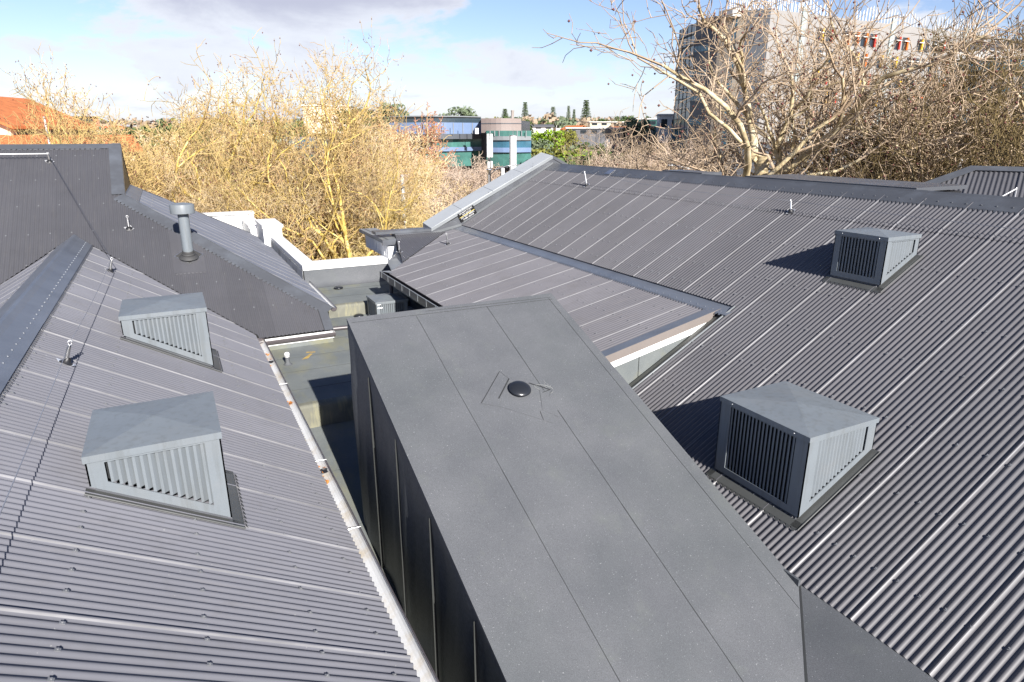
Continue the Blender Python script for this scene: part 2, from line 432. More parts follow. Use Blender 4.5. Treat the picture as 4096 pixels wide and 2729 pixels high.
rivets(mb, (-1.70, .5, zL(-1.70) + .033), (-1.70, 16.3, zL(-1.70) + .033), .23, nL, .012)
cap_blue = material('ridge_cap_sheen', (.13, .145, .172), .33, spec=.6, var=.1, vscale=1.3, tint=(.08, .09, .11), tscale=1.8, tamount=.5)
mb.build('ridge_cap', cap_blue, wing)
# gutter: half-round, pale inside, with brackets, a joint and leaves
def gutter_prof(w, d, n=9): return [(-w / 2 + w / 2 * (1 - math.cos(math.pi * i / (n - 1))), -d * math.sin(math.pi * i / (n - 1))) for i in range(n)]
def gutter(name, a, b, out, w, d, parent, inner, outer, lip=.012):
    a, b, out = Vector(a), Vector(b), Vector(out).normalized()
    ax = (b - a).normalized(); P = gutter_prof(w, d)
    mb = MB()
    def at(o, x, z): return o + out * (x + w / 2) + Vector((0, 0, z))
    for (x0, z0), (x1, z1) in zip(P, P[1:]):
        mb.m = 0; mb.quad(at(a, x0, z0), at(a, x1, z1), at(b, x1, z1), at(b, x0, z0))
        mb.m = 1
        k = (w / 2 + .004) / (w / 2); q = lambda o, x, z: o + out * (x * k + w / 2) + Vector((0, 0, z * k - .002))
        mb.quad(q(a, x0, z0), q(b, x0, z0), q(b, x1, z1), q(a, x1, z1))
    mb.m = 1; mb.tube([at(a, w / 2 - .003, .002), at(b, w / 2 - .003, .002)], lip * .6, 8)
    for e in (a, b):                            # end caps
        mb.m = 1; mb.quad(*[at(e, x, z) for x, z in P])
    return mb.build(name, [inner, outer], parent, smooth=True, angle=40)
ge = zL(1.163) - .03
gutter('gutter', (1.12, .5, ge), (1.12, 13.42, ge), (1, 0, 0), .165, .085, wing, GUT, GUTD)
for y in (5.95, 7.6, 10.55):
    mb = MB(); mb.tube([(1.14, y, ge + .004), (1.2, y, ge + .012), (1.29, y, ge + .006)], .0035, 6); mb.build('gutter_bracket', GALV, wing)
rnd = random.Random(5)
mb = MB()
for i in range(46):                             # dead leaves lodged along the pale trough
    y = rnd.choice([rnd.gauss(12.3, .22), rnd.gauss(7.35, .12), rnd.gauss(9.85, .05)])
    x = rnd.uniform(1.15, 1.26); z = ge - .07 + rnd.uniform(0, .02); a = rnd.uniform(0, 6.3); l = rnd.uniform(.018, .035)
    d = Vector((math.cos(a) * l, math.sin(a) * l, rnd.uniform(0, .015))); e = Vector((-math.sin(a) * l * .5, math.cos(a) * l * .5, rnd.uniform(0, .01)))
    p = Vector((x, y, z)); mb.quad(p - d, p - e, p + d, p + e)
tag(mb.build('dead_leaves', RUST), 'orange dead leaves lying in the pale gutter of the near left roof', 'leaves', kind='stuff'); LEAFO = bpy.data.objects['dead_leaves']
mb = MB()
for i in range(165):                            # yellow moss fringe where the ribs drip
    y = .6 + i * .0762 + .02
    mb.box(1.14, 1.150 + rnd.uniform(0, .010), y, y + rnd.uniform(.012, .03), zL(1.15) - .022, zL(1.15) - .012)
tag(mb.build('moss', MOSS), 'thin yellow moss along the eave ribs above the pale gutter', 'moss', kind='stuff'); MOSSO = bpy.data.objects['moss']
# outlet in the near gutter (dark shell-shaped mouth) and downpipe shoe below
mb = MB(); mb.lathe([(.001, .0), (.05, .005), (.062, .02)], (1.225, 7.42, ge - .062), 14); mb.build('gutter_outlet', BLACKR, wing)
mb = MB(); mb.lathe([(.001, .0), (.035, .005), (.05, .02)], (1.225, 11.95, ge - .062), 14); mb.build('gutter_outlet', BLACKR, wing)
mb = MB(); mb.box(-5.0, 1.0, .6, 16.4, -11, -3.98); mb.build('wall', WELL, wing)
under(wing)

# ================================================================== HIPPED WING BEHIND IT
hip = tag(empty('hipped_building', (-2.5, 16, -3.9)), 'back left wing with a dark corrugated Dutch gable roof and wide hip flashing', 'building')
c2, s2 = math.cos(math.atan(.577)), math.sin(math.atan(.577))
HX, HY = -.95, 17.84                             # foot of the gablet on the near hip
yr = 19.73
T2 = Vector((0, -c2, -s2))
def rangeL2(s):
    top = yr - .05 if s < HX + .02 else HY - (s - HX) * 1.041
    if s < xr: zz = zx - (xr - s) * .58; bot = 13.46 + (zz + 3.89) / .577
    elif s < 1.2: bot = 13.46 + (zL(s) + 3.89) / .577
    else: bot = 13.41
    return ((yr - top) / c2, (yr - bot) / c2)
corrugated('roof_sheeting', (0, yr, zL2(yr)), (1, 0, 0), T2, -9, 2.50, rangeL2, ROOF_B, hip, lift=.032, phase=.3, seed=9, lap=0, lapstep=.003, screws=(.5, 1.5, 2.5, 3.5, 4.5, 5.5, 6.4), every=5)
deck('roof_deck', [(-9, 13.5 - 2.6, zL2(13.5 - 2.6)), (xr, 16.55, zL2(16.55) - .01), (1.25, 13.45, zL2(13.45) - .01), (2.62, 13.45, zL2(13.45) - .01), (2.62, 14.1, zL2(14.1) - .01), (HX, HY, zL2(HY) - .01), (HX, yr, zL2(yr) - .01), (-9, yr, zL2(yr) - .01)], hip)
zr = zL2(yr)
deck('roof_deck', [(-9, yr, zr - .01), (HX, yr, zr - .01), (HX, 21.6, zr - .01 - 1.87 * .577), (-9, 27, zr - 7.27 * .577)], hip)
# sunny-side plane falling to +X
zH = lambda x: -3.55 - .6 * (x - 2.7)
cH, sH = math.cos(math.atan(.6)), math.sin(math.atan(.6))
FY = 21.4
def rangeH(s):
    x1 = 2.80
    if s < HY: x0 = HX + (HY - s) / 1.041
    elif s > FY: x0 = HX + (s - FY) * .98
    else: x0 = HX
    return ((x0 - HX) / cH, (x1 - HX) / cH)
corrugated('roof_sheeting', (HX, 0, zH(HX)), (0, 1, 0), (cH, 0, -sH), 14.1, 25.2, rangeH, ROOF_H, hip, lift=.02, phase=.1, seed=11, lap=10, lapstep=.009, screws=(.6, 1.6, 2.6, 3.6), every=5)
deck('roof_deck', [(HX, HY, zH(HX) - .01), (2.75, 14.0, zH(2.75) - .01), (2.75, 25.2, zH(2.75) - .01), (HX, FY, zH(HX) - .01)], hip)
mb = MB(); zf = zH(HX)
mb.prism([(HX, HY + .02, zf), (HX, FY, zf), (HX, yr, zr - .04)], (.02, 0, 0)); mb.build('gablet_wall', BLACKR, hip)
mb = MB()                                        # flashings: ridge, verge, hips
def bar(a, b, w, n, mb=mb, th=.012):
    a, b, n = Vector(a), Vector(b), Vector(n).normalized(); d = (b - a).normalized(); s = n.cross(d).normalized() * w
    mb.prism([a, b, b + s, a + s], n * th)
n2 = Vector((0, -s2, c2))
up2 = n2 * .045
bar(Vector((-9, yr, zr)) + up2, Vector((HX + .03, yr, zr)) + up2, -.20, n2)
bar(Vector((-9, yr, zr)) + up2, Vector((HX + .03, yr, zr)) + up2, .20, (0, s2, c2))
mb.build('ridge_cap', CAP, hip)
mb = MB()
bar(Vector((HX + .03, yr, zr)) + up2 * 1.1, Vector((HX + .03, HY, zL2(HY))) + up2 * 1.1, -.26, n2, mb)
mb.box(HX + .028, HX + .04, HY, HY + .001, zf, zf + .05)
mb.prism([(HX + .03, yr, zr + .04), (HX + .03, HY, zL2(HY) + .04), (HX + .03, HY, zL2(HY) - .05), (HX + .03, yr, zr - .05)], (.012, 0, 0))
bar(Vector((HX + .03, yr, zr)) + Vector((0, 0, .05)), Vector((HX + .03, FY, zf)) + Vector((0, 0, .05)), .2, (0, s2, c2), mb)
mb.build('verge_flashing', CAP, hip)
mb = MB()
ha, hb = Vector((HX, HY, zL2(HY))) + n2 * .052, Vector((2.80, 13.94, zL2(13.94))) + n2 * .052
hd = (hb - ha).normalized()
w2 = n2.cross(hd).normalized(); w2 = w2 if w2.y < 0 else -w2
nH = Vector((sH, 0, cH)); wH = nH.cross(hd).normalized(); wH = wH if wH.x > 0 and wH.y > 0 else -wH
mb.prism([ha, hb, hb + w2 * .24, ha + w2 * .24], n2 * .006)
mb.prism([ha, hb, hb + wH * .10, ha + wH * .10], nH * .006)
mb.tube([ha + n2 * .008, hb + n2 * .008], .012, 6)
fa, fb = Vector((HX, FY, zf + .04)), Vector((2.80, FY + 3.82, zH(2.80) + .04))
wF = nH.cross((fb - fa).normalized()).normalized(); wF = wF if wF.y < 0 else -wF
mb.prism([fa, fb, fb + wF * .08, fa + wF * .08], nH * .006)
mb.prism([Vector((HX, HY, zf)) + nH * .035, Vector((HX, FY, zf)) + nH * .035, Vector((HX + .28, FY + .28, zH(HX + .28))) + nH * .035, Vector((HX + .28, HY - .29, zH(HX + .28))) + nH * .035], nH * .005)
# lead-crimped edge on the dark side
L = (hb - ha).length
for i in range(int(L / .105)):
    c = ha + hd * (.105 * (i + .5)) + w2 * .24
    mb.quad(c - hd * .045 + n2 * .006, c + hd * .045 + n2 * .006, c + hd * .03 + w2 * .035 - n2 * .012, c - hd * .03 + w2 * .035 - n2 * .012)
L2r = (Vector((-9, yr, zr)) + up2 - n2.cross(Vector((1, 0, 0))) * 0)
for i in range(72):
    c = Vector((-8.9 + i * .1055, yr - .20 * c2, zr - .20 * s2)) + up2
    mb.quad(c + Vector((-.04, 0, 0)), c + Vector((.04, 0, 0)), c + Vector((.03, 0, 0)) + T2 * .03 - n2 * .01, c + Vector((-.03, 0, 0)) + T2 * .03 - n2 * .01)
rivets(mb, ha + w2 * .1, hb + w2 * .1, .42, n2, .01)
mb.build('hip_cap', CAP, hip)
mb = MB()                                        # right verge of the lower part
ve = Vector((2.66, 14.05, zL2(14.05))) + n2 * .05; vb = Vector((2.66, 13.38, zL2(13.38))) + n2 * .05
mb.prism([ve, vb, vb + Vector((-.17, 0, 0)), ve + Vector((-.17, 0, 0))], n2 * .006)
mb.prism([ve, vb, vb + Vector((0, 0, -.14)), ve + Vector((0, 0, -.14))], (.01, 0, 0))
mb.build('verge_flashing', CAP, hip)
ge2 = zL2(13.41) - .02
gutter('gutter', (1.16, 13.43, ge2), (2.69, 13.43, ge2), (0, -1, 0), .15, .10, hip, material('gutter_inside_bright', (.75, .75, .75), .45, var=.05), GUTD)
gutter('gutter', (2.77, 13.98, zH(2.77) - .0), (2.77, 17.62, zH(2.77) - .0), (1, 0, 0), .13, .075, hip, WHITE, GUTD)
mb = MB(); mb.box(1.22, 2.63, 13.52, 13.56, ge2 - .16, ge2 - .02); mb.build('fascia', CAP, hip)
mb = MB(); mb.box(-9, 2.6, 13.57, 27, -10, -4.0); mb.box(2.55, 2.64, 14.2, 27, -5, -3.75); mb.build('wall', WELL, hip)
under(hip)

LEFT_GROUP = [wing, hip]
# ================================================================== FLAT ROOF IN THE WELL
zF1 = lambda y: -4.85 + .04 * (y - 13.25)
zF2 = lambda y: -4.37 + .03 * (y - 17.2)
zF0 = lambda y: -5.37 - (11.93 - y) * .13
flat = tag(empty('flat_roof', (3, 12, -5)), 'stepped grey felt flat roof in the well between the pitched roofs, streaked yellow with algae', 'flat roof')
def sheet(name, x0, x1, ya, za, yb, zb, mat, n=24, parent=flat, th=.1):
    mb = MB(); mb.prism([(x0, ya, za), (x1, ya, za), (x1, yb, zb), (x0, yb, zb)], (0, 0, -th)); return mb.build(name, mat, parent)
sheet('lower_deck', .95, 5.4, 1.0, zF0(1.0), 11.93, zF0(11.93), WELL)
sheet('middle_deck', .95, 6.0, 12.06, zF1(12.06), 17.2, zF1(17.2), WELL)
sheet('upper_deck', 2.5, 6.0, 17.32, zF2(17.32), 19.66, zF2(19.66), WELL)
def step(x0, x1, y, zt, zb, rad, back):           # rounded felt nosing
    mb = MB(); pr = []
    for i in range(7):
        a = math.pi / 2 * i / 6
        pr.append((y + rad - rad * math.sin(a) + 0, zt - rad + rad * math.cos(a)))
    pr = [(y + back, zt + .004)] + pr + [(y - .004, zt - rad - .05), (y - .006, zb)]
    nx = 30
    vs = [(x0 + (x1 - x0) * i / nx, p[0] + .006 * mnoise.noise(Vector((i * .4, p[1] * 3, y))), p[1]) for i in range(nx + 1) for p in pr]
    k = len(pr); mb.add(vs, [(i * k + j, i * k + j + 1, (i + 1) * k + j + 1, (i + 1) * k + j) for i in range(nx) for j in range(k - 1)])
    return mb.build('step_upstand', STEP, flat, smooth=True)
step(.95, 5.4, 11.93, zF1(12.0) , zF0(11.93) - .03, .07, .16)
step(2.5, 6.0, 17.2, zF2(17.3), zF1(17.2) - .03, .07, .16)
mb = MB()                                        # laps in the felt
for y in (12.75, 13.75, 14.6, 15.55):
    mb.prism([(1.2, y, zF1(y) + .002), (5.2, y - .05, zF1(y - .05) + .002), (5.2, y - .042, zF1(y) + .004), (1.2, y + .008, zF1(y) + .004)], (0, 0, .003))
for y in (18.1, 18.9): mb.prism([(2.7, y, zF2(y) + .002), (5.6, y - .04, zF2(y) + .002), (5.6, y - .03, zF2(y) + .002), (2.7, y + .01, zF2(y) + .002)], (0, 0, .003))
for y in (7.2, 8.9, 10.4): mb.prism([(1.0, y, zF0(y) + .002), (2.0, y, zF0(y) + .002), (2.0, y + .008, zF0(y) + .004), (1.0, y + .008, zF0(y) + .004)], (0, 0, .003))
mb.build('felt_lap', material('felt_lap', (.07, .078, .075), .8), flat)
mb = MB(); mb.box(1.28, 1.62, 11.82, 11.918, zF0(11.87) + .0, zF0(11.87) + .035); mb.build('rust_strip', RUST, flat)
mb = MB()
p = lambda x, y: (x, y, zF1(y) + .006)
mb.quad(p(2.30, 14.86), p(2.50, 14.80), p(2.49, 14.74), p(2.30, 14.78)); mb.quad(p(2.36, 14.70), p(2.42, 14.68), p(2.26, 14.42), p(2.12, 14.40))
mb.build('paint_mark', material('orange_paint_mark', (.42, .29, .09), .9, var=.3, vscale=9), flat)
# curb of felt turned up against the hipped wing
mb = MB(); mb.box(1.3, 3.03, 15.30, 15.6, zF1(15.3) - .02, -4.645); mb.build('felt_upstand', WELL, flat)
mb = MB(); mb.box(1.3, 3.05, 15.28, 15.31, -4.66, -4.645); mb.build('metal_drip', WHITE, flat)
mb = MB(); mb.tube([(3.0, 16.15, -4.68), (3.56, 16.10, -4.685)], .055, 16); mb.build('downpipe', GUTD, flat, smooth=True, angle=40)
under(flat)
# far parapet: felt upstand inside, white metal coping on top
par = tag(empty('parapet_wall', (3.5, 20, -3.7)), 'low white capped parapet at the far end of the flat roof, turning back along the left wing', 'parapet')
mb = MB(); mb.box(3.28, 6.05, 19.64, 20.25, -13, -3.80); mb.box(3.28, 3.6, 20.25, 26.2, -13, -3.80); mb.build('wall', OLDW, par)
mb = MB()
nn = 12
prf = [(19.30, zF2(19.3) + .004), (19.42, zF2(19.3) + .03), (19.52, zF2(19.3) + .12), (19.57, -4.05), (19.60, -3.83)]
vs = [(3.2 + (6.05 - 3.2) * i / nn, a, b) for i in range(nn + 1) for a, b in prf]; k = len(prf)
mb.add(vs, [(i * k + j, i * k + j + 1, (i + 1) * k + j + 1, (i + 1) * k + j) for i in range(nn) for j in range(k - 1)])
mb.build('felt_upstand', MEM, par, smooth=True)
mb = MB(); mb.box(3.18, 5.86, 19.60, 20.32, -3.82, -3.68); mb.box(3.18, 3.60, 20.32, 26.2, -3.82, -3.68); mb.build('coping', WHITE, par)
mb = MB()
for y in (20.9, 21.9, 22.9): mb.box(3.17, 3.178, y, y + .02, -4.2, -3.82)
mb.box(3.165, 3.172, 19.62, 26.2, -4.5, -3.83)
mb.build('wall_lining', OLDW, par)
under(par)
par2 = tag(empty('parapet_wall', (2, 31, -3.7)), 'taller white parapet stepping up behind the ridge of the hipped roof', 'parapet')
mb = MB(); mb.box(2.95, 3.62, 26.2, 28.2, -13, -3.36); mb.box(-2, 3.2, 31.2, 31.7, -13, -3.34); mb.box(2.7, 3.2, 28.2, 31.7, -13, -3.6); mb.build('wall', WHITE, par2)
mb = MB(); mb.box(2.92, 3.68, 26.15, 28.3, -3.36, -3.26); mb.box(-2, 3.22, 31.1, 31.8, -3.34, -3.26); mb.box(2.66, 3.24, 28.3, 31.1, -3.6, -3.54); mb.build('coping', WHITE, par2)
under(par2)
# white pier running away from the well, under the low-pitched roof
pier = tag(empty('parapet_pier', (5.8, 20.5, -3.4)), 'white panelled pier with a dark capped top at the corner beside the low roof', 'pier')
mb = MB(); mb.box(5.77, 6.05, 19.6, 22.2, -3.679, -3.17); mb.box(5.765, 5.77, 19.75, 19.8, -3.6, -3.25); mb.build('wall', WHITE, pier)
mb = MB()
for y0, y1 in ((19.95, 20.75), (21.0, 21.7)):
    mb.box(5.755, 5.772, y0, y1, -3.62, -3.60); mb.box(5.755, 5.772, y0, y1, -3.30, -3.28); mb.box(5.755, 5.772, y0, y0 + .02, -3.60, -3.30); mb.box(5.755, 5.772, y1 - .02, y1, -3.60, -3.30)
mb.build('panel_moulding', WHITE, pier)
mb = MB(); mb.box(5.60, 6.17, 19.52, 22.3, -3.18, -3.075); mb.build('coping', CAPL, pier)
mb = MB(); mb.box(5.58, 6.18, 19.48, 19.52, -3.24, -3.07); mb.box(5.75, 5.78, 19.48, 22.3, -3.073, -3.064); mb.build('cap_end', CAP, pier)
under(pier)
# ================================================================== MAIN WING (right)
main = tag(empty('main_building', (11, 10, -3)), 'large right wing with dark ribbed steel roof and long riveted ridge cap', 'building')
cR, sR = math.cos(R(28.3)), math.sin(R(28.3)); xR0 = 11.80
OR = (xR0, 0, zR(xR0)); TR = (-cR, 0, -sR); tR = lambda x: (xR0 - x) / cR
nR = Vector((-sR, 0, cR))
XB = 5.285                                        # where the sheets stop above the felt block
corrugated('roof_sheeting', OR, (0, 1, 0), TR, -1.0, 19.83, lambda s: (.2, tR(10.82)), ROOF_R, main, lift=.007, phase=1.15, seed=21, screws=(tR(10.87),), every=3, lapstep=.009)
corrugated('roof_sheeting', OR, (0, 1, 0), TR, -1.0, 7.90, lambda s: (tR(10.9), tR(XB + .01)), ROOF_R, main, phase=1.15, seed=22, screws=[tR(x) for x in (10.0, 9.11, 8.34, 7.46, 6.65, 5.83)], every=3, lapstep=.009)
corrugated('roof_sheeting', OR, (0, 1, 0), TR, 7.90, 19.83, lambda s: (tR(10.9), tR(8.37)), ROOF_R, main, phase=1.15, seed=23, screws=[tR(x) for x in (10.0, 9.11, 8.62)], every=3, lapstep=.009)
e = .03
deck('roof_deck', [(xR0, -1, zR(xR0) - e), (xR0, 19.84, zR(xR0) - e), (8.40, 19.84, zR(8.40) - e), (8.40, 7.92, zR(8.40) - e), (XB, 7.92, zR(XB) - e), (XB, -1, zR(XB) - e)], main)
deck('roof_deck', [(xR0, -1, zR(xR0) - e), (17.8, -1, zR(xR0) - e - 6 * tn(28.3)), (17.8, 19.84, zR(xR0) - e - 6 * tn(28.3)), (xR0, 19.84, zR(xR0) - e)], main)
mb = MB()
zc = zR(11.47)
for y0, y1, u in ((-1, 7.1, 0), (7.05, 13.2, .003), (13.15, 19.84, 0)):
    pr = [(11.46, zR(11.46) + .02 + u), (11.76, zR(11.76) + .026 + u), (11.80, zR(11.80) + .04 + u), (11.84, zR(11.76) + .026 + u), (12.15, zR(11.46) + .02 + u)]
    for a, b in zip(pr, pr[1:]):
        mb.quad((a[0], y0, a[1]), (b[0], y0, b[1]), (b[0], y1, b[1]), (a[0], y1, a[1]))
crimps(mb, (11.465, -1, zR(11.465) + .012), (11.465, 19.8, zR(11.465) + .012), (-cR, 0, -sR), nR)
rivets(mb, (11.56, -1, zR(11.56) + .024), (11.56, 19.8, zR(11.56) + .024), .23, nR, .012)
mb.build('ridge_cap', CAP, main)
mb = MB(); mb.box(11.52, 11.62, 14.9, 15.12, zR(11.57) + .02, zR(11.57) + .03); 
mb = MB(); mb.prism([(11.50, 16.15, zR(11.50) + .03), (11.72, 16.15, zR(11.72) + .03), (11.72, 16.42, zR(11.72) + .03), (11.50, 16.42, zR(11.50) + .03)], nR * .004); mb.build('label_plate', GALV, main)
# apron flashing tray between the two pitches
mb = MB()
a0, a1 = 7.83, 19.83
pr = [(8.46, zR(8.46) - .035), (8.33, zM(8.33) + .030), (8.11, zM(8.11) + .020), (8.10, zM(8.10) + .012)]
for i in range(34):
    ya, yb = a0 + (a1 - a0) * i / 34, a0 + (a1 - a0) * (i + 1) / 34
    wa, wb = .010 * mnoise.noise(Vector((ya * .9, 0, 0))), .010 * mnoise.noise(Vector((yb * .9, 0, 0)))
    for (p, q) in zip(pr, pr[1:]):
        fa = 1 if p[0] < 8.2 else 0; fb = 1 if q[0] < 8.2 else 0
        mb.quad((p[0] + wa * fa * 1.5, ya, p[1] + wa * fa), (q[0] + wa * fb * 1.5, ya, q[1] + wa * fb), (q[0] + wb * fb * 1.5, yb, q[1] + wb * fb), (p[0] + wb * fa * 1.5, yb, p[1] + wb * fa))
nM = Vector((-.2046, 0, .9788))
crimps(mb, (8.10, a0 + .1, zM(8.10) + .012), (8.10, a1, zM(8.10) + .012), (-.9788, 0, -.2046), nM)
rivets(mb, (8.17, a0 + .1, zM(8.17) + .022), (8.17, a1, zM(8.17) + .022), .19, nM, .011)
mb.build('apron_flashing', cap_blue, main)
# felt-faced gap beside the verge, and verge flashing of the lower sheets
vy = 7.905
mb = MB(); mb.tube([(8.36, vy, zR(8.36) + .012), (XB + .02, vy, zR(XB) + .012)], .016, 8)
mb.build('verge_roll', CAPL, main, smooth=True)
mb = MB(); mb.prism([(8.36, vy, zR(8.36) - .02), (XB, vy, zR(XB) - .02), (XB, 8.10, zR(XB) - .05), (8.36, 8.10, zR(8.36) - .05)], (0, 0, -.02))
mb.build('verge_flashing', material('dark_olive_flashing', (.085, .088, .08), .5, var=.1), main)
mb = MB(); mb.box(5.4, 17.2, -.8, 19.7, -13, -4.62); mb.box(8.4, 15.2, -.8, 19.7, -4.62, -3.0); mb.build('wall', OLDW, main)
# low-pitched lean-to
cM, sM = math.cos(math.atan(.209)), math.sin(math.atan(.209))
corrugated('roof_sheeting', (8.40, 0, zM(8.40)), (0, 1, 0), (-cM, 0, -sM), 8.19, 19.83,
           lambda s: (.05, (8.40 - max(5.0, 5.13 + (s - 17.16) if s > 17.16 else 5.0)) / cM), ROOF_M, main, phase=5.4, seed=31 , screws=[(8.4 - x) / cM for x in (7.7, 7.0, 6.3, 5.6, 5.12)], every=3, lapstep=.008)
corrugated('roof_sheeting', (0, 19.88, zN(19.88)), (1, 0, 0), (0, -cM, -sM), 5.60, 7.83,
           lambda s: (max(0, (19.88 - (17.64 + (s - 5.60) * 4.4)) / cM), (19.88 - (17.20 + (s - 5.13))) / cM), ROOF_B, main, phase=.2, seed=32, lap=0, screws=(.5, 1.2, 1.9), every=4)
deck('roof_deck', [(8.40, 8.16, zM(8.40) - .03), (8.40, 19.84, zM(8.40) - .03), (7.85, 19.84, zM(7.85) - .03), (5.1, 17.1, zM(5.1) - .03), (5.02, 17.1, zM(5.02) - .03), (5.02, 8.16, zM(5.02) - .03)], main)
deck('roof_deck', [(5.58, 17.5, zN(17.5) - .03), (7.9, 19.86, zN(19.86) - .03), (6.1, 19.86, zN(19.86) - .03)], main)
mb = MB()                                          # verge cap and brown barge of the lean-to, then its white fascia
A = lambda x, y, dz=0: (x, y, zM(x) + dz)
mb.prism([A(8.20, 8.30, .02), A(5.0, 8.30, .02), A(5.0, 8.10, .024), A(8.12, 8.10, .024)], (0, 0, .006)); mb.build('verge_flashing', cap_blue, main)
mb = MB(); mb.prism([A(8.25, 8.094, .028), A(5.0, 8.094, .028), A(5.0, 8.094, -.115), A(8.00, 8.094, -.115)], (0, .012, 0)); mb.build('barge_board', material('taupe_barge', (.20, .175, .16), .45, var=.04), main)
mb = MB(); mb.prism([A(8.02, 8.112, -.10), A(5.0, 8.112, -.10), A(5.0, 8.112, -.235), A(7.72, 8.112, -.235)], (0, .02, 0)); mb.build('fascia', WHITE, main)
mb = MB(); mb.box(5.1, 8.3, 8.14, 8.2, -5.0, -3.2)
mb = MB(); mb.prism([A(8.3, 8.14, -.1), A(5.1, 8.14, -.1), (5.1, 8.14, -6), (8.3, 8.14, -6)], (0, .05, 0)); mb.build('felt_wall', WELL, main)
mb = MB(); mb.box(6.55, 6.558, 8.132, 8.14, -4.2, -3.4); mb.build('felt_lap', SEAM, main)
mb = MB(); mb.prism([A(8.3, 8.25, -.14), A(5.6, 8.25, -.14), (5.6, 8.25, -6), (8.3, 8.25, -6)], (0, 9.0, 0)); mb.build('wall', CAP, main)
# box gutter on the lean-to eave: outer fascia with straps, trough, outlet
zg = -3.575
mb = MB()
mb.box(4.83, 4.85, 12.0, 17.32, zg - .15, zg); mb.box(4.83, 5.1, 17.30, 17.32, zg - .15, zg); mb.box(4.85, 5.1, 12.0, 17.3, zg - .15, zg - .135)
mb.build('gutter', GUTD, main)
mb = MB(); mb.quad((4.84, 17.31, zg + .004), (5.10, 17.25, zg + .004), (5.12, 16.75, zg + .004)); mb.box(4.828, 4.852, 12, 17.3, zg, zg + .008)
mb.build('gutter_lip', WHITE if False else CAPL, main)
for i in range(9): mb = MB(); mb.box(4.822, 4.83, 12.45 + i * .585, 12.475 + i * .585, zg - .15, zg + .012); mb.build('gutter_strap', CAPL, main)
mb = MB(); mb.box(4.92, 5.06, 12.0, 16.9, zg - .255, zg - .152); mb.build('gutter_backing', CAP, main)
mb = MB(); mb.tube([(4.99, 16.85, zg - .15), (4.99, 16.85, -4.18), (4.93, 16.86, -4.26), (4.70, 16.95, -4.31)], .052, 14); mb.build('downpipe', GUTD, main, smooth=True, angle=50)
mb = MB(); mb.lathe([(.054, -.01), (.056, .01), (.044, .012), (.03, .001), (.001, 0)], (4.70, 16.95, -4.31), 14, (-.93, .32, -.16)); mb.build('downpipe_mouth', GALV, main)
mb = MB(); mb.prism([(5.14, 17.16, -3.60), (5.62, 17.62, -3.50), (6.06, 19.55, -3.45), (5.50, 18.8, -3.62)], (0, 0, -.03)); mb.build('corner_flashing', CAPL, main)
# gable parapet: felt-grey inner face, capped in folded metal
gp = [(17.6, -3.6), (11.75, -.78), (8.02, -2.66), (7.3, -2.95), (6.1, -2.95)]
mb = MB(); mb.prism([(x, 19.86, z) for x, z in gp] + [(6.1, 19.86, -13), (17.6, 19.86, -13)], (0, .36, 0)); mb.build('parapet_wall', CAP, main)
def cope(mb, a, b, y0=19.835, y1=20.28, t=.10, lap=.0, rise=0.0):
    (xa, za), (xb, zb) = a, b
    mb.add([(xa, y0, za), (xb, y0, zb), (xb, y1, zb), (xa, y1, za), (xa, y0, za + t), (xb, y0, zb + t), (xb, y1, zb + t + rise), (xa, y1, za + t + rise)],
           [(0, 3, 2, 1), (4, 5, 6, 7), (0, 1, 5, 4), (1, 2, 6, 5), (2, 3, 7, 6), (3, 0, 4, 7)])
mb = MB()
for i in range(4):
    a, b = Vector((7.22, 0, -2.955)).lerp(Vector((11.76, 0, -.78)), i / 4), Vector((7.22, 0, -2.955)).lerp(Vector((11.76, 0, -.78)), (i + 1) / 4)
    if i == 0: a = Vector((7.3, 0, -2.96))
    cope(mb, (a.x, a.z), (b.x - .012, b.z - .005), y1=20.62, rise=.09)
mb.build('coping', material('bright_coping', (.40, .42, .43), .4, var=.05, vscale=1.5), main)
mb = MB(); mb.prism([(7.3, 19.826, -2.965), (11.76, 19.826, -.785), (11.76, 19.826, -.685), (7.3, 19.826, -2.865)], (0, .006, 0)); mb.build('coping_edge', CAPL, main)
mb = MB(); cope(mb, (11.76, -.78), (13.3, -1.52)); cope(mb, (13.31, -1.525), (17.6, -3.59)); mb.build('coping', CAP, main)
mb = MB(); cope(mb, (5.48, -2.955), (7.3, -2.955), t=.08); mb.build('coping', CAP, main)
mb = MB()
for x in (9.35, 11.0): mb.prism([(x, 19.855, zR(x) + .05), (x + .008, 19.855, zR(x) + .05), (x + .008, 19.855, zR(x) + .5), (x, 19.855, zR(x) + .5)], (0, .006, 0))
mb.m = 0; mb.prism([(11.78, 19.84, zR(11.78) + .03), (8.42, 19.84, zR(8.42) + .03), (8.42, 19.84, zR(8.42) + .10), (11.78, 19.84, zR(11.78) + .10)], (0, .018, 0))
mb.prism([(8.35, 19.845, zM(8.35) + .04), (7.3, 19.845, zM(7.3) + .04), (7.3, 19.845, zM(7.3) + .12), (8.35, 19.845, zM(8.35) + .12)], (0, .012, 0))
mb.build('wall_flashing', material('mid_flashing', (.12, .128, .135), .45, var=.08), main)
under(main)
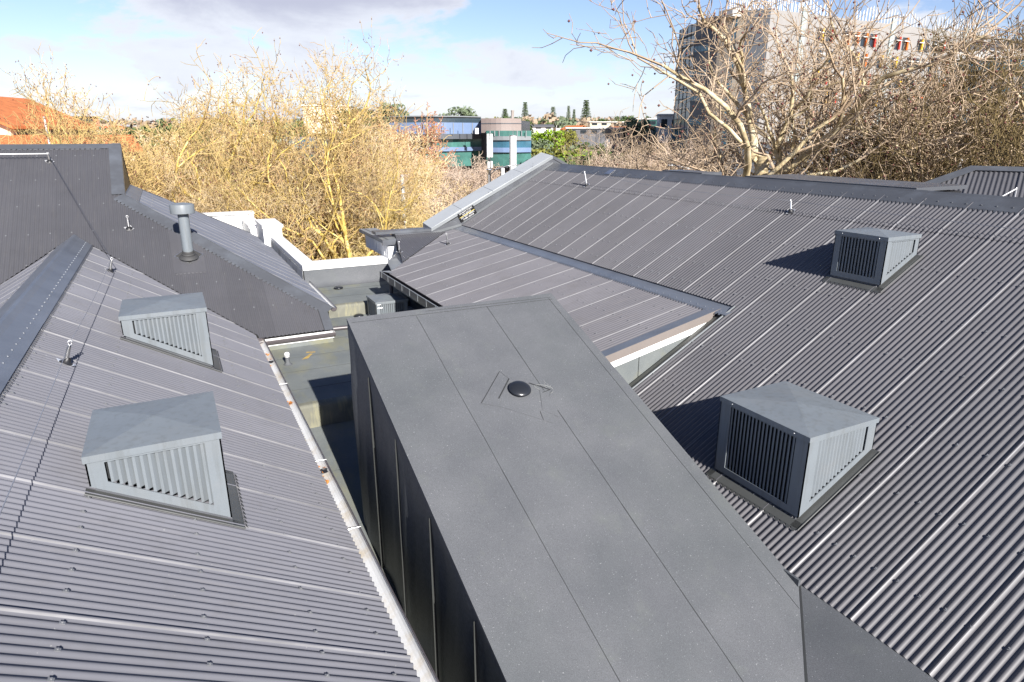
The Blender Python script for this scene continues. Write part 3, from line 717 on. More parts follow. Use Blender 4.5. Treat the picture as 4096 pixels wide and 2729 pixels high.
# warning sign on the parapet
sg = tag(empty('warning_sign', (8.53, 19.82, -2.47)), 'small black warning sign with white capitals on the grey gable parapet', 'sign')
s0, s1_, s2_, s3_ = Vector((8.20, 19.825, -2.475)), Vector((8.76, 19.825, -2.19)), Vector((8.90, 19.825, -2.455)), Vector((8.34, 19.825, -2.74))
mb = MB(); mb.prism([s0, s1_, s2_, s3_], (0, -.006, 0)); mb.build('board', SIGNB, sg)
ux = (s1_ - s0).normalized(); uy = (s0 - s3_).normalized(); W, Hh = (s1_ - s0).length, (s0 - s3_).length
mb = MB(); m0 = s3_ + uy * (Hh * .49); mb.prism([m0 + ux * .02, m0 + ux * (W - .02), m0 + ux * (W - .02) + uy * .012, m0 + ux * .02 + uy * .012], (0, -.009, 0)); mb.build('dividing_line', SIGNY, sg)
def lettering(txt, centre, size, ux, uy, n, mat, parent, width=None, name='lettering', bold=.0):
    cu = bpy.data.curves.new('txt', 'FONT'); cu.body = txt; cu.size = size; cu.align_x = 'CENTER'; cu.align_y = 'CENTER'; cu.offset = bold; cu.resolution_u = 2
    t = bpy.data.objects.new('txt', cu); col.objects.link(t)
    bpy.context.view_layer.update()
    me = bpy.data.meshes.new_from_object(t.evaluated_get(bpy.context.evaluated_depsgraph_get()))
    bpy.data.objects.remove(t)
    w = max(v.co.x for v in me.vertices) - min(v.co.x for v in me.vertices)
    k = (width / w) if width else 1
    for v in me.vertices:
        p = centre + ux * v.co.x * k + uy * v.co.y + n * (.002 + v.co.z); v.co = p
    return link(name, me, mat, parent)
nn_ = Vector((0, -1, 0))
for txt, f, w in (('DO NOT STAND', .865, .50), ('ON LEDGE', .635, .33), ('DO NOT ABSEIL', .37, .52), ('OVER LEDGE', .135, .42)):
    lettering(txt, s3_ + uy * (Hh * f) + ux * (W / 2) + nn_ * .006, .066, ux, uy, nn_, SIGNW, sg, w, bold=.0)
under(sg)

# felt-covered sloping block
blk = tag(empty('roof_plant_housing', (3.6, 6, -4)), 'big sloping box covered in grey mineral felt between the wings', 'plant housing')
mb = MB()
XL, XRt, YF = 1.96, 5.27, 8.86
# top with a soft rounded rim, cut by the side facet
nx, ny = 30, 60
mb.prism([(XL, 2.0, zB(2.0)), (4.27, 2.7, zB(2.7)), (XRt, 3.70, zB(3.70)), (XRt, YF, zB(YF)), (XL, YF, zB(YF))], (0, 0, -.05))
mb.prism([(XL, -1, zB(-1)), (XL, 2.0, zB(2.0)), (4.27, 2.7, zB(2.7)), (.6 + 0, -1, zB(-1))], (0, 0, -.05)) if False else None
mb.prism([(XL, -1, zB(-1)), (2.0, -1, zB(-1)), (4.27, 2.7, zB(2.7)), (XL, 2.0, zB(2.0))], (0, 0, -.05))
o = mb.build('felt_top', MEM, blk)
mb = MB()                                          # side facet falling from the sheet edge
zf5 = -4.47
mb.prism([(XRt + .01, 3.72, zf5), (4.27, 2.70, zB(2.7) + .003), (2.0, -1, zB(-1)), (XRt + .01, -1, zf5)], (0, 0, -.05))
mb.build('felt_facet', MEM, blk)
mb = MB()                                          # wrinkled left wall
ny, nz = 190, 34
vs = []
for i in range(ny + 1):
    y = YF - (YF + 1) * i / ny
    for j in range(nz + 1):
        zt = zB(y); f = j / nz; z = zt - .0 - (zt + 7.2) * f
        amp = .034 * min(1, f * 6)
        fold = mnoise.noise(Vector((y * 1.15, z * .16, 1.7))) + .55 * mnoise.noise(Vector((y * 2.9 + z * .25, z * .3, 8.1))) + .22 * mnoise.noise(Vector((y * 7 + z * 1.2, z * 1.1, 3.3)))
        x = XL + .014 - amp * 1.4 * fold - (.015 if f > 0 else 0) * (1 - min(1, f * 9)) + .02 * f
        vs.append((x, y, z))
k = nz + 1
mb.add(vs, [(i * k + j, i * k + j + 1, (i + 1) * k + j + 1, (i + 1) * k + j) for i in range(ny) for j in range(nz)])
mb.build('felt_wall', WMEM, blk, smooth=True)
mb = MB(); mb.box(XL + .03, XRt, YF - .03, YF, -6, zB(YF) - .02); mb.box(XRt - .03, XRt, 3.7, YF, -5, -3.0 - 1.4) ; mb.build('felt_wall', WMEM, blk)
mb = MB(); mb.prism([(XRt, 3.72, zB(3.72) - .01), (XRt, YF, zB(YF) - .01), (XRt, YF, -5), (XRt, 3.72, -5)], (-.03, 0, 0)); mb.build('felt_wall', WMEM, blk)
rnd = random.Random(2)
def wob_seam(x0, y0, x1, y1, w, seed):
    mb = MB(); n = 26; r = random.Random(seed); pts = []
    for i in range(n + 1):
        f = i / n; x = x0 + (x1 - x0) * f + .006 * mnoise.noise(Vector((f * 9, seed, 0))); y = y0 + (y1 - y0) * f
        pts.append((x, y, max(zB(y), -99)))
    for (a, b) in zip(pts, pts[1:]):
        ww = w * (.6 + .9 * abs(mnoise.noise(Vector((a[1] * 3, seed, 4))))) / 2
        dx, dy = (b[1] - a[1]), -(b[0] - a[0]); l = math.hypot(dx, dy); dx, dy = dx / l * ww, dy / l * ww
        mb.prism([(a[0] - dx, a[1] - dy, zB(a[1] - dy) + .001), (b[0] - dx, b[1] - dy, zB(b[1] - dy) + .001), (b[0] + dx, b[1] + dy, zB(b[1] + dy) + .001), (a[0] + dx, a[1] + dy, zB(a[1] + dy) + .001)], (0, 0, .0022))
    return mb
for a in ((2.93, 8.72, 2.87, .6, .008, 1), (4.06, 8.74, 3.96, 2.45, .009, 2), (5.15, 8.74, 5.06, 3.52, .007, 3), (2.0, 8.75, 5.2, 8.71, .007, 4), (3.1, 8.80, 5.2, 8.76, .005, 5)):
    wob_seam(*a).build('felt_seam', SEAM, blk)
mb = MB()                                          # crease between top and facet, opened a little
for i in range(12):
    f0, f1 = i / 12, (i + 1) / 12
    a = Vector((XRt, 3.70, zB(3.7))).lerp(Vector((4.27, 2.70, zB(2.7))), f0); b = Vector((XRt, 3.70, zB(3.7))).lerp(Vector((4.27, 2.70, zB(2.7))), f1)
    w = .007 + .006 * abs(mnoise.noise(Vector((i * .8, 2, 2)))); mb.prism([a + Vector((-w, w, .004)), b + Vector((-w, w, .004)), b + Vector((w, -w, .006)), a + Vector((w, -w, .006))], (0, 0, .002))
mb.prism([(4.86, 2.02, -4.625), (4.95, 2.10, -4.59), (4.955, 2.09, -4.59), (4.865, 2.01, -4.625)], (0, 0, .008))
mb.build('felt_seam', SEAM, blk)
for y in (7.86, 6.8, 5.7, 4.57):
    mb = MB(); mb.box(XL - .008, XL + .03, y, y + .003, -7.1, zB(y) - .15); mb.build('wall_seam', material('seam_edge', (.035, .038, .036), .8), blk)
mb = MB()                                          # felt patches round the dome and chalk scribble
def flat_poly(mb, pts, h=.004, t=.003): mb.prism([(x, y, zB(y) + h) for x, y in pts], (0, -.3 * t, t))
flat_poly(mb, [(3.60, 7.37), (3.11, 6.90), (3.30, 6.80), (3.66, 7.22)])
flat_poly(mb, [(3.83, 6.60), (3.98, 6.95), (4.12, 6.80), (3.98, 6.44)])
flat_poly(mb, [(3.28, 6.83), (3.84, 6.38), (4.0, 6.53), (3.95, 6.60)], .0025, .002)
mb.build('felt_patch', MEM, blk)
mb = MB()
for pts in ([(3.60, 7.37), (3.115, 6.90)], [(3.60, 7.37), (3.66, 7.22)]):
    (xa, ya), (xb, yb) = pts; flat_poly(mb, [(xa, ya), (xb, yb), (xb + .004, yb - .004), (xa + .004, ya - .004)], .008)
(xa, ya), (xb, yb) = (3.66, 7.22), (3.36, 6.92); flat_poly(mb, [(xa, ya), (xb, yb), (xb + .012, yb - .008), (xa + .012, ya - .010)], .008)
for pts in ([(3.98, 7.02), (4.12, 6.90)], [(4.13, 6.88), (4.04, 6.80)], [(3.99, 6.88), (4.11, 6.90)], [(3.90, 7.08), (3.97, 7.02)], [(3.79, 6.59), (3.76, 6.45)]):
    (xa, ya), (xb, yb) = pts; flat_poly(mb, [(xa, ya), (xb, yb), (xb - .006, yb - .008), (xa - .006, ya - .008)], .008)
mb.build('felt_seam', SEAM, blk)
mb = MB()
rr = random.Random(3)
pp = [(4.045 + .105 * math.cos(a) * 1.0 + .02 * math.sin(a * 2), 6.93 + .075 * math.sin(a) - .5 * .105 * math.cos(a)) for a in [i * 2 * math.pi / 22 for i in range(23)]]
for (xa, ya), (xb, yb) in zip(pp, pp[1:]): flat_poly(mb, [(xa, ya), (xb, yb), (xb + .003, yb + .005), (xa + .003, ya + .005)], .006, .001)
for i in range(7):
    xa, ya = 4.10 + rr.uniform(-.03, .05), 6.98 + rr.uniform(-.06, .06); a = rr.uniform(.8, 2.4); l = rr.uniform(.03, .07)
    flat_poly(mb, [(xa, ya), (xa + math.cos(a) * l, ya + math.sin(a) * l), (xa + math.cos(a) * l + .003, ya + math.sin(a) * l), (xa + .003, ya)], .006, .001)
mb.build('chalk_scribble', SCUFF, blk)
under(blk)

# ------------------------------------------------------------------ low domed vents
def dome(x, y, z, r, label, pitch=0.0):
    t = empty('dome_vent', (x, y, z)); t.rotation_euler = (pitch, 0, 0)
    tag(t, label, 'roof vent', 'domed vents on the felt roofs')
    mb = MB(); mb.lathe([(r * .62, -.01), (r * .62, .03)], k=28); mb.build('collar', BLACKR, t, smooth=True)
    mb = MB(); n = 12
    mb.lathe([(r * .97, .028), (r, .034)] + [(r * math.cos(math.pi / 2 * i / n), .036 + r * .36 * math.sin(math.pi / 2 * i / n)) for i in range(1, n)] + [(.0005, .036 + r * .36)], k=40)
    mb.build('cap', DOME, t, smooth=True)
    return t
dome(3.70, 6.98, zB(6.98) + .005, .148, 'shiny black dome vent on the big sloping felt box', R(21.5))
dome(4.03, 18.95, zF2(18.95), .135, 'black dome vent near the white parapet on the upper flat deck')
dome(4.10, 17.02, zF1(17.0), .13, 'black dome vent half hidden behind the top edge of the sloping felt box')

# ------------------------------------------------------------------ louvred ventilator boxes
def vent(x0, x1, y0, y1, zt, zp, label, fall, loc_group='square louvred ventilator boxes on the roofs', faces='SWEN', capdrop=.055, sweep=1):
    """fall: +1 roof falls towards +X, -1 towards -X, 0 flat. zp(x) = roof height"""
    t = tag(empty('roof_ventilator', ((x0 + x1) / 2, (y0 + y1) / 2, zp((x0 + x1) / 2))), label, 'ventilator', loc_group)
    z = lambda x: zp(x) + (.055 if fall else .03)
    cs = {'S': ((x0, y0), (x1, y0)), 'E': ((x1, y0), (x1, y1)), 'N': ((x1, y1), (x0, y1)), 'W': ((x0, y1), (x0, y0))}
    body = MB(); back = MB()
    for k, (a, b) in cs.items():
        A0, B0 = Vector((a[0], a[1], z(a[0]))), Vector((b[0], b[1], z(b[0]))); A1, B1 = Vector((a[0], a[1], zt)), Vector((b[0], b[1], zt))
        u = (B0 - A0); u.z = 0; L = u.length; u /= L; inn = Vector((-u.y, u.x, 0))      # inward
        bl = lambda f: A0.lerp(B0, f); tl = lambda f: A1.lerp(B1, f)
        m = .13 * L; hmin = min((A1 - A0).z, (B1 - B0).z)
        f0, f1 = .13, .87
        lo = lambda f: bl(f) + Vector((0, 0, .085)); hi = lambda f: tl(f) - Vector((0, 0, .075))
        th = inn * .012
        for poly in ([bl(0), bl(f0), tl(f0), tl(0)], [bl(f1), bl(1), tl(1), tl(f1)], [bl(f0), bl(f1), lo(f1), lo(f0)], [hi(f0), hi(f1), tl(f1), tl(f0)]):
            body.prism(poly, th)
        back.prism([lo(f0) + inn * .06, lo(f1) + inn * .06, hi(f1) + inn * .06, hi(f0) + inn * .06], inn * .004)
        if k not in faces: continue
        lv = MB(); nb = max(8, int((f1 - f0) * L / .053))
        for i in range(nb):
            f = f0 + (f1 - f0) * (i + .5) / nb; c0, c1 = lo(f), hi(f)
            if (c1 - c0).z < .03: continue
            d = (u * .62 - inn * .70) if True else u
            w = (f1 - f0) * L / nb
            p0 = c0 + inn * .012; p1 = c1 + inn * .012
            # a Z-shaped blade: flat nose then a swept web
            e_ = u * (w * sweep); q0, q1 = p0 + e_ * .42, p1 + e_ * .42; r0, r1 = p0 + e_ * 1.0 + inn * .034, p1 + e_ * 1.0 + inn * .034
            s0_, s1__ = p0 - e_ * .12 , p1 - e_ * .12
            lv.prism([s0_, q0 - e_ * .16, q1 - e_ * .16, s1__], inn * .002)
            lv.prism([q0 - e_ * .16, r0, r1, q1 - e_ * .16], inn * .002)
        lv.build('louvre', VENT, t)
    body.build('casing', VENT, t); back.build('liner', VENTD, t)
    cap = MB(); o = .012; cx, cy = (x0 + x1) / 2, (y0 + y1) / 2
    ring = [(x0 - o, y0 - o), (x1 + o, y0 - o), (x1 + o, y1 + o), (x0 - o, y1 + o)]
    for (a, b) in zip(ring, ring[1:] + ring[:1]):
        cap.quad((a[0], a[1], zt + .004), (b[0], b[1], zt + .004), (cx, cy, zt + .055))
        cap.quad((a[0], a[1], zt + .004), (a[0], a[1], zt - capdrop), (b[0], b[1], zt - capdrop), (b[0], b[1], zt + .004))
    cap.build('cap', VENT, t)
    sc_ = MB()
    for fx in (.15, .85): sc_.lathe([(.007, 0), (.004, .004), (.0005, .005)], (x0 - o, y0 + (y1 - y0) * fx, zt - capdrop * .5), 6, (-1, 0, 0))
    sc_.build('fixing', ALLOY, t)
    if fall:                                       # curb skirt and flashing apron on the sheets
        cu = MB(); m = .035; g = .02
        for (xa, ya, xb, yb) in ((x0 + .03, y0 + .03, x1 - .03, y0 + .03), (x1 - .03, y0 + .03, x1 - .03, y1 - .03), (x1 - .03, y1 - .03, x0 + .03, y1 - .03), (x0 + .03, y1 - .03, x0 + .03, y0 + .03)):
            cu.quad((xa, ya, zp(xa)), (xb, yb, zp(xb)), (xb, yb, z(xb) + .03), (xa, ya, z(xa) + .03))
        xd, xu = (x1, x0) if fall > 0 else (x0, x1); sgn = 1 if fall > 0 else -1
        ap = MB(); h = .018
        P = lambda x, y, dh=0: (x, y, zp(x) + h + dh)
        ap.quad(P(xu - sgn * .03, y0 - .075), P(xd + sgn * .08, y0 - .075), P(xd + sgn * .08, y0 + .03, .0), P(xu - sgn * .03, y0 + .03, .0))
        ap.quad(P(xd - sgn * .0, y0 - .07), P(xd + sgn * .09, y0 - .07), P(xd + sgn * .09, y1 + .05), P(xd - sgn * .0, y1 + .05))
        ap.quad(P(xu - sgn * .03, y1 - .03), P(xd + sgn * .08, y1 - .03), P(xd + sgn * .08, y1 + .05), P(xu - sgn * .03, y1 + .05))
        T = Vector((sgn * math.cos(math.atan(abs(zp(1) - zp(0)))), 0, -math.sin(math.atan(abs(zp(1) - zp(0)))))); N = Vector((-T.z * sgn, 0, T.x * sgn))
        if N.z < 0: N = -N
        crimps(ap, P(xd + sgn * .09, y0 - .07), P(xd + sgn * .09, y1 + .05), T, N)
        ap.tube([P(xu - sgn * .03, y0 - .08, .002), P(xd + sgn * .09, y0 - .08, .002)], .008, 6)
        cu.build('curb', CAP, t); ap.build('flashing', material('olive_flashing', (.075, .078, .075), .45, var=.12), t)
    else:
        lb = MB(); 
        lb.box(x0 + .03, x0 + .13, y0 - .003, y0 - .0005, zt - .075, zt - .045); lb.box(x0 + .04, x0 + .17, y0 - .003, y0 - .0005, zt - .17, zt - .14); lb.build('paper_label', WHITE, t)
    under(t)
    return t
vent(-.87, .10, 5.53, 6.53, -2.37, zL, 'large ventilator box nearest the viewer on the left roof', 1)
vent(-.84, .24, 10.12, 11.18, -2.38, zL, 'ventilator box further up the left roof, below the flue', 1)
vent(5.82, 6.96, 4.24, 5.56, -3.14, zR, 'large ventilator box low on the right roof beside the felt box', -1, sweep=-1)
vent(9.44, 10.22, 6.09, 6.98, -1.47, zR, 'smaller ventilator box high on the right roof throwing a long shadow', -1, sweep=-1)
vent(4.33, 5.19, 16.07, 16.93, -4.12, lambda x: -4.73, 'square ventilator box down in the well beside the box gutter', 0)

# ------------------------------------------------------------------ flue
fl = tag(empty('flue_pipe', (.19, 15.70, zL2(15.70))), 'grey round flue with a drum cowl on the dark hipped roof', 'flue')
fx, fy = .19, 15.70; fz = zL2(fy)
mb = MB(); mb.tube([(fx, fy, fz), (fx + .01, fy, -1.60)], .108, 28); mb.build('pipe', VENT, fl, smooth=True, angle=40)
mb = MB(); mb.lathe([(.085, -1.66), (.085, -1.60), (.235, -1.60), (.240, -1.595), (.240, -1.42), (.236, -1.412), (.12, -1.385), (.0005, -1.375)], (fx + .01, fy, 0), 36); mb.build('cowl', VENT, fl, smooth=True, angle=35)
mb = MB()
def on2(x, y, h=0): return Vector((x, y, zL2(y))) + n2 * h
q = [on2(fx - .28, 15.78, .05), on2(fx, 15.53, .05), on2(fx + .29, 15.78, .05), on2(fx + .02, 16.02, .05)]
mb.prism([p + (p - on2(fx, 15.78, .05)) * .06 for p in q], n2 * .004); mb.build('flashing_frame', GALV, fl)
mb = MB(); mb.prism([p + (on2(fx, 15.78, .05) - p) * .08 + n2 * .005 for p in q], n2 * .004)
mb.lathe([(.20, .0), (.17, .035), (.135, .055), (.135, .085), (.118, .10), (.118, .14), (.108, .16)], on2(fx, 15.72, .055), 24, (0, -.25, 1)); mb.build('rubber_boot', material('boot_rubber', (.05, .05, .05), .6), fl, smooth=True, angle=40)
mb = MB()
mb.prism([on2(-.13, 16.62, .042), on2(-.13, 15.30, .042), on2(.48, 15.28, .042), on2(.50, 16.05, .042)], n2 * .005)
for i in range(8):
    c = on2(-.09 + i * .0762, 15.29, .045); mb.quad(c + Vector((-.03, 0, 0)), c + Vector((.03, 0, 0)), c + Vector((.016, 0, 0)) + T2 * .035 - n2 * .012, c + Vector((-.016, 0, 0)) + T2 * .035 - n2 * .012)
mb.build('soaker_sheet', ROOF_B, fl)
under(fl)

# ------------------------------------------------------------------ fall-arrest anchors and cables
def anchor(p, nrm, up, h, label, lean=(0, 0, 0), skirt=True):
    p = Vector(p); nrm = Vector(nrm).normalized(); t = tag(empty('roof_anchor', p), label, 'anchor', 'fall-arrest anchors on the roofs')
    tip = p + Vector(up).normalized() * h + Vector(lean)
    mb = MB(); mb.tube([p + nrm * .01, p.lerp(tip, .75), tip], [.026, .022, .020], 12); mb.build('post', GALV, t, smooth=True, angle=50)
    mb = MB(); d = (tip - p).normalized()
    ring = []; a = d.cross(Vector((0, 1, 0))).normalized()
    for i in range(11): th = 2 * math.pi * i / 10; ring.append(tip + d * (.03 + .026 * math.sin(th)) + a * .020 * math.cos(th))
    mb.tube(ring, .007, 6, False); mb.build('eye', ALLOY, t, smooth=True)
    mb = MB(); e1 = nrm.cross(Vector((.3, 1, .2))).normalized(); e2 = nrm.cross(e1)
    pts = [p + nrm * (.016 + .012 * math.cos(i * 3)) + (e1 * math.cos(i * math.pi / 4) + e2 * math.sin(i * math.pi / 4)) * (.105 if i % 2 == 0 else .072) for i in range(8)]
    mb.prism(pts, nrm * .003); mb.build('base_plate', ALLOY, t)
    mb = MB(); mb.lathe([(.07, .014), (.045, .03), (.032, .06), (.027, .075)], p, 14, nrm); mb.build('boot', BLACKR, t, smooth=True)
    under(t); return tip + d * .03
aL1 = anchor((-1.21, 14.34, zL(-1.21)), nL, (.30, 0, 1), .22, 'anchor post on the left roof just below the dark hipped roof')
aL2 = anchor((-1.29, 8.37, zL(-1.29)), nL, (.35, 0, 1), .22, 'anchor post on the left roof beside the ridge cap')
a21 = anchor((-.89, 16.71, zL2(16.71) + .03), n2, (0, 0, 1), .24, 'bright anchor post on the dark hipped roof left of the flue')
a22 = anchor((-2.39, 19.08, zL2(19.08) + .03), n2, (0, -.15, 1), .16, 'anchor post high on the dark hipped roof holding the white bar')
aR1 = anchor((10.93, 16.45, zR(10.93)), nR, (.05, 0.1, 1), .36, 'tall anchor post high on the right roof near its gable end', lean=(.0, .12, 0))
aR2 = anchor((10.88, 9.10, zR(10.88)), nR, (0, 0.15, 1), .20, 'short anchor post midway along the right roof below the ridge')
aM1 = anchor((7.19, 18.16, zM(7.19)), nM, (-.12, 0, 1), .29, 'anchor post at the top of the low-pitched roof')
aN1 = anchor((5.76, 18.42, zN(18.42)), (0, -.2, 1), (0, 0, 1), .27, 'white capped anchor post behind the pier on the small ribbed slope')
def wire(a, b, r, label, sag=.0, mat=None, name='safety_cable'):
    a, b = Vector(a), Vector(b); n = 14
    pts = [a.lerp(b, i / n) - Vector((0, 0, sag * 4 * (i / n) * (1 - i / n))) for i in range(n + 1)]
    mb = MB(); mb.tube(pts, r, 6); o = mb.build(name, mat or WIRE, None, smooth=True, origin=a); o.location = a
    return tag(o, label, 'cable' if name != 'handrail_bar' else 'bar', 'fall-arrest cables along the roofs' if name != 'handrail_bar' else None)
wire(aL1, aL2, .004, 'thin cable from the anchor under the dark roof to the one by the ridge cap', .04)
wire(aL2, (-1.22, .8, zL(-1.22) + .25), .004, 'thin cable running towards the viewer from the anchor beside the ridge cap', .04)
wire(a22, aL1, .005, 'dark cable slanting down the hipped roof to the anchor below it', .02, mat=material('dark_cable', (.05, .055, .07), .5))
wire(a22 + Vector((0, 0, 0)), (-6.0, 19.12, a22.z), .013, 'white bar running off left along the top of the hipped roof', 0, WHITE, 'handrail_bar')
wire(aR1, aR2, .004, 'thin cable between the two anchors on the right roof', .10)
wire(aR2, (10.95, -.5, zR(10.95) + .21), .004, 'thin cable from the short anchor to the right edge of the right roof', .08)
LEFT_GROUP += [LEAFO, MOSSO] + [o for o in scn.objects if o.parent is None and o.get('label') and (
    'on the left roof' in o['label'] or 'up the left roof' in o['label'] or 'hipped roof' in o['label'] and 'far right' not in o['label'] or 'hipped roof' in o['label'] and o.name.startswith('handrail') or 'by the ridge cap' in o['label'] or 'beside the ridge cap' in o['label'])]
KL = 1.15
for o in dict.fromkeys(LEFT_GROUP):
    if 'far right' in o.get('label', '') or o.name.startswith(('parapet', 'hipped_building.')): continue
    o.location = o.location * KL; o.scale = (KL, KL, KL)
# vent cap of the soil pipe in the well
pv = tag(empty('pipe_vent', (1.91, 15.0 - .5, zF1(14.5))), 'short pipe with a white slotted cap on the flat roof', 'pipe vent')
bx, by = 1.80, 14.25; bz = zF1(by)
mb = MB(); mb.lathe([(.10, 0), (.06, .02), (.048, .06), (.045, .19)], (bx, by, bz), 18); mb.build('pipe', MEM, pv, smooth=True)
mb = MB(); mb.lathe([(.047, .17), (.056, .175), (.056, .24), (.045, .27), (.0005, .285)], (bx, by, bz), 18); mb.build('cap', WHITE, pv, smooth=True)
mb = MB()
for i in range(5): a = -2.3 + i * .35; mb.tube([(bx + .057 * math.cos(a), by + .057 * math.sin(a), bz + .195), (bx + .057 * math.cos(a), by + .057 * math.sin(a), bz + .235)], .004, 4)
mb.build('slot', BLACKR, pv)
under(pv)
sh = tag(empty('rain_spout', (1.4, 12.9, zF1(12.9))), 'black open spout end under the pale gutter on the flat roof', 'spout')
mb = MB(); mb.tube([(1.28, 13.02, zF1(13) + .09), (1.50, 12.92, zF1(13) + .07)], .062, 16, False); mb.build('pipe', BLACKR, sh, smooth=True)
mb = MB(); mb.lathe([(.02, -.02), (.045, -.015)], (1.49, 12.93, zF1(13) + .06), 10, (1, -.4, 0)); mb.build('leaf_plug', RUST, sh)
under(sh)
tags = MB()
rnd = random.Random(14)
for cx_, cy_, n_, zz_ in ((4.30, 16.25, 16, zF1), (4.86, 17.5, 14, zF2), (1.48, 12.93, 8, zF1), (2.95, 15.5, 14, zF1)):
    for i in range(n_):
        x, y = cx_ + rnd.gauss(0, .05), cy_ + rnd.gauss(0, .04); z = zz_(y) + .008 + rnd.uniform(0, .01); a = rnd.uniform(0, 6.28); l = .03
        tags.quad((x + l * math.cos(a), y + l * math.sin(a), z), (x - l * .5 * math.sin(a), y + l * .5 * math.cos(a), z + .012), (x - l * math.cos(a), y - l * math.sin(a), z), (x + l * .5 * math.sin(a), y - l * .5 * math.cos(a), z + .004))
tag(tags.build('dead_leaves', RUST), 'orange dead leaves gathered in corners of the flat roof', 'leaves', kind='stuff')

# ------------------------------------------------------------------ low boxes beyond the ridge, hipped building at far right
sl = tag(empty('rear_flat_roof', (13, 9.6, -1.1)), 'long dark flat roofed box just beyond the main ridge', 'roof box')
mb = MB(); mb.box(12.62, 13.9, 7.65, 11.7, -2.6, -1.06); mb.build('wall', BLACKR, sl)
mb = MB(); mb.box(12.36, 14.0, 7.6, 11.8, -1.02, -.95); mb.build('roof_slab', CAP, sl)
mb = MB(); mb.box(12.5, 12.6, 8.25, 8.95, -1.35, -1.0); mb.build('light_panel', WHITE, sl)
mb = MB(); mb.lathe([(.05, 0), (.05, .06), (.03, .085), (.0005, .095)], (12.32, 8.12, -1.08), 12); mb.build('white_cap', WHITE, sl, smooth=True)
under(sl)
s3 = tag(empty('rear_flat_roof', (12.5, 13.9, -1.1)), 'short dark box beyond the ridge near the tall anchor post', 'roof box')
mb = MB(); mb.box(12.2, 12.9, 13.1, 14.65, -2.2, -.94); mb.build('roof_slab', CAP, s3); under(s3)
fh = tag(empty('hipped_building', (19, 9, -2)), 'separate hipped roof at far right beyond the main ridge', 'building')
az = R(25); dn = Vector((-math.cos(az), -math.sin(az), 0)); pT = (dn * math.cos(R(28)) + Vector((0, 0, -math.sin(R(28))))); pS = Vector((-math.sin(az), math.cos(az), 0)) * -1
o4 = Vector((17.15, 9.3, -.755))
corrugated('roof_sheeting', o4, pS, pT, -2.9, 8, lambda s: (max(.12, -s * 1.02 + .12), 5.2), ROOF_B, fh, phase=0, seed=41, lap=10, pitch=.0762 * 1.25, amp=.011)
mb = MB(); n4 = pS.cross(pT).normalized(); n4 = n4 if n4.z > 0 else -n4
def q4(s, t, h=0): return o4 + pS * s + pT * t + n4 * h
mb.prism([q4(-.05, -.02, .03), q4(8, -.02, .03), q4(8, .18, .03), q4(.02, .18, .03)], n4 * .01)
mb.prism([q4(-.02, -.03, .032), q4(-4.6, 4.55, .032), q4(-4.42, 4.75, .032), q4(.1, .16, .032)], n4 * .01)
mb.build('ridge_cap', CAP, fh)
mb = MB(); bk = Vector((-pT.x, -pT.y, pT.z))
mb.quad(q4(0, 0, -.02), q4(8, 0, -.02), q4(8, 0, -.02) + bk * 5, q4(-4.6, 0, -.02) + bk * 5); mb.quad(q4(0, 0, -.02), q4(-4.6, 4.6, -.02), q4(-4.6, 0, -.02) + bk * 5)
mb.quad(q4(-.0, 0, -.03), q4(8, 0, -.03), q4(8, 5.2, -.03), q4(-4.6, 5.2, -.03)); mb.build('roof_deck', DECK, fh)
mb = MB(); c = q4(2, 5, 0); mb.box(14.5, 24, 2, 14, -13, -3.4); mb.build('wall', OLDW, fh)
under(fh)
af = anchor(q4(.95, 1.35, .012), n4, (0, 0, 1), .22, 'anchor with a white strut on the far right hipped roof')
o = wire(af, q4(-.15, 2.65, .05), .012, 'white strut leaning from the anchor on the far right hipped roof', 0, WHITE, 'handrail_bar')
# ================================================================== GROUND, HILL
def gz(x, y):                                     # terrain height (scene coordinates, street level -13)
    r = math.hypot(x, y); a = math.atan2(x, y) - R(-YAW)          # bearing from the view axis
    d = max(0, r - 90)
    base = -13 - 4 * math.exp(-((r - 120) / 45) ** 2)
    sm = lambda q: (lambda t: t * t * (3 - 2 * t))(max(0.0, min(1.0, q)))
    hill = (14.5 * sm((r - 130) / 170) + 6 * sm((r - 300) / 320)) * (.80 + .20 * math.cos(a * 1.3 - .25))
    return base + hill + (1.2 * mnoise.noise(Vector((x * .012, y * .012, 3))) if r > 60 else 0) * min(1, d / 80)
def ground():
    vs = []; fs = []; rings = [0.5] + [12 * 1.16 ** i for i in range(46)]; n = 96
    for r in rings:
        for j in range(n):
            a = 2 * math.pi * j / n; x, y = r * math.sin(a), r * math.cos(a)
            vs.append((x, y, gz(x, y) if r < 3000 else -13 + 5 - (r - 3000) * .004))
    for i in range(len(rings) - 1):
        for j in range(n): fs.append((i * n + j, i * n + (j + 1) % n, (i + 1) * n + (j + 1) % n, (i + 1) * n + j))
    fs.append(tuple(range(n)))
    mb = MB(); mb.add(vs, fs)
    m = bpy.data.materials.new('leaf_littered_ground'); m.use_nodes = True
    t = NT(m.node_tree); b = t.N['Principled BSDF']; tc = t.n('ShaderNodeTexCoord').outputs['Object']
    c = t.ramp(t.noise(tc, .11, 6, .65), [(.3, (.06, .075, .025)), (.48, (.17, .11, .055)), (.6, (.24, .11, .045)), (.75, (.14, .10, .06))])
    c = t.mix(1.0, c, t.ramp(t.noise(tc, 3.5, 4, .7), [(.3, .6), (.7, 1.5)]), 'MULTIPLY')
    t.L.new(c, b.inputs['Base Color']); b.inputs['Roughness'].default_value = .95
    o = mb.build('ground', m, None, smooth=True); o['kind'] = 'structure'
ground()

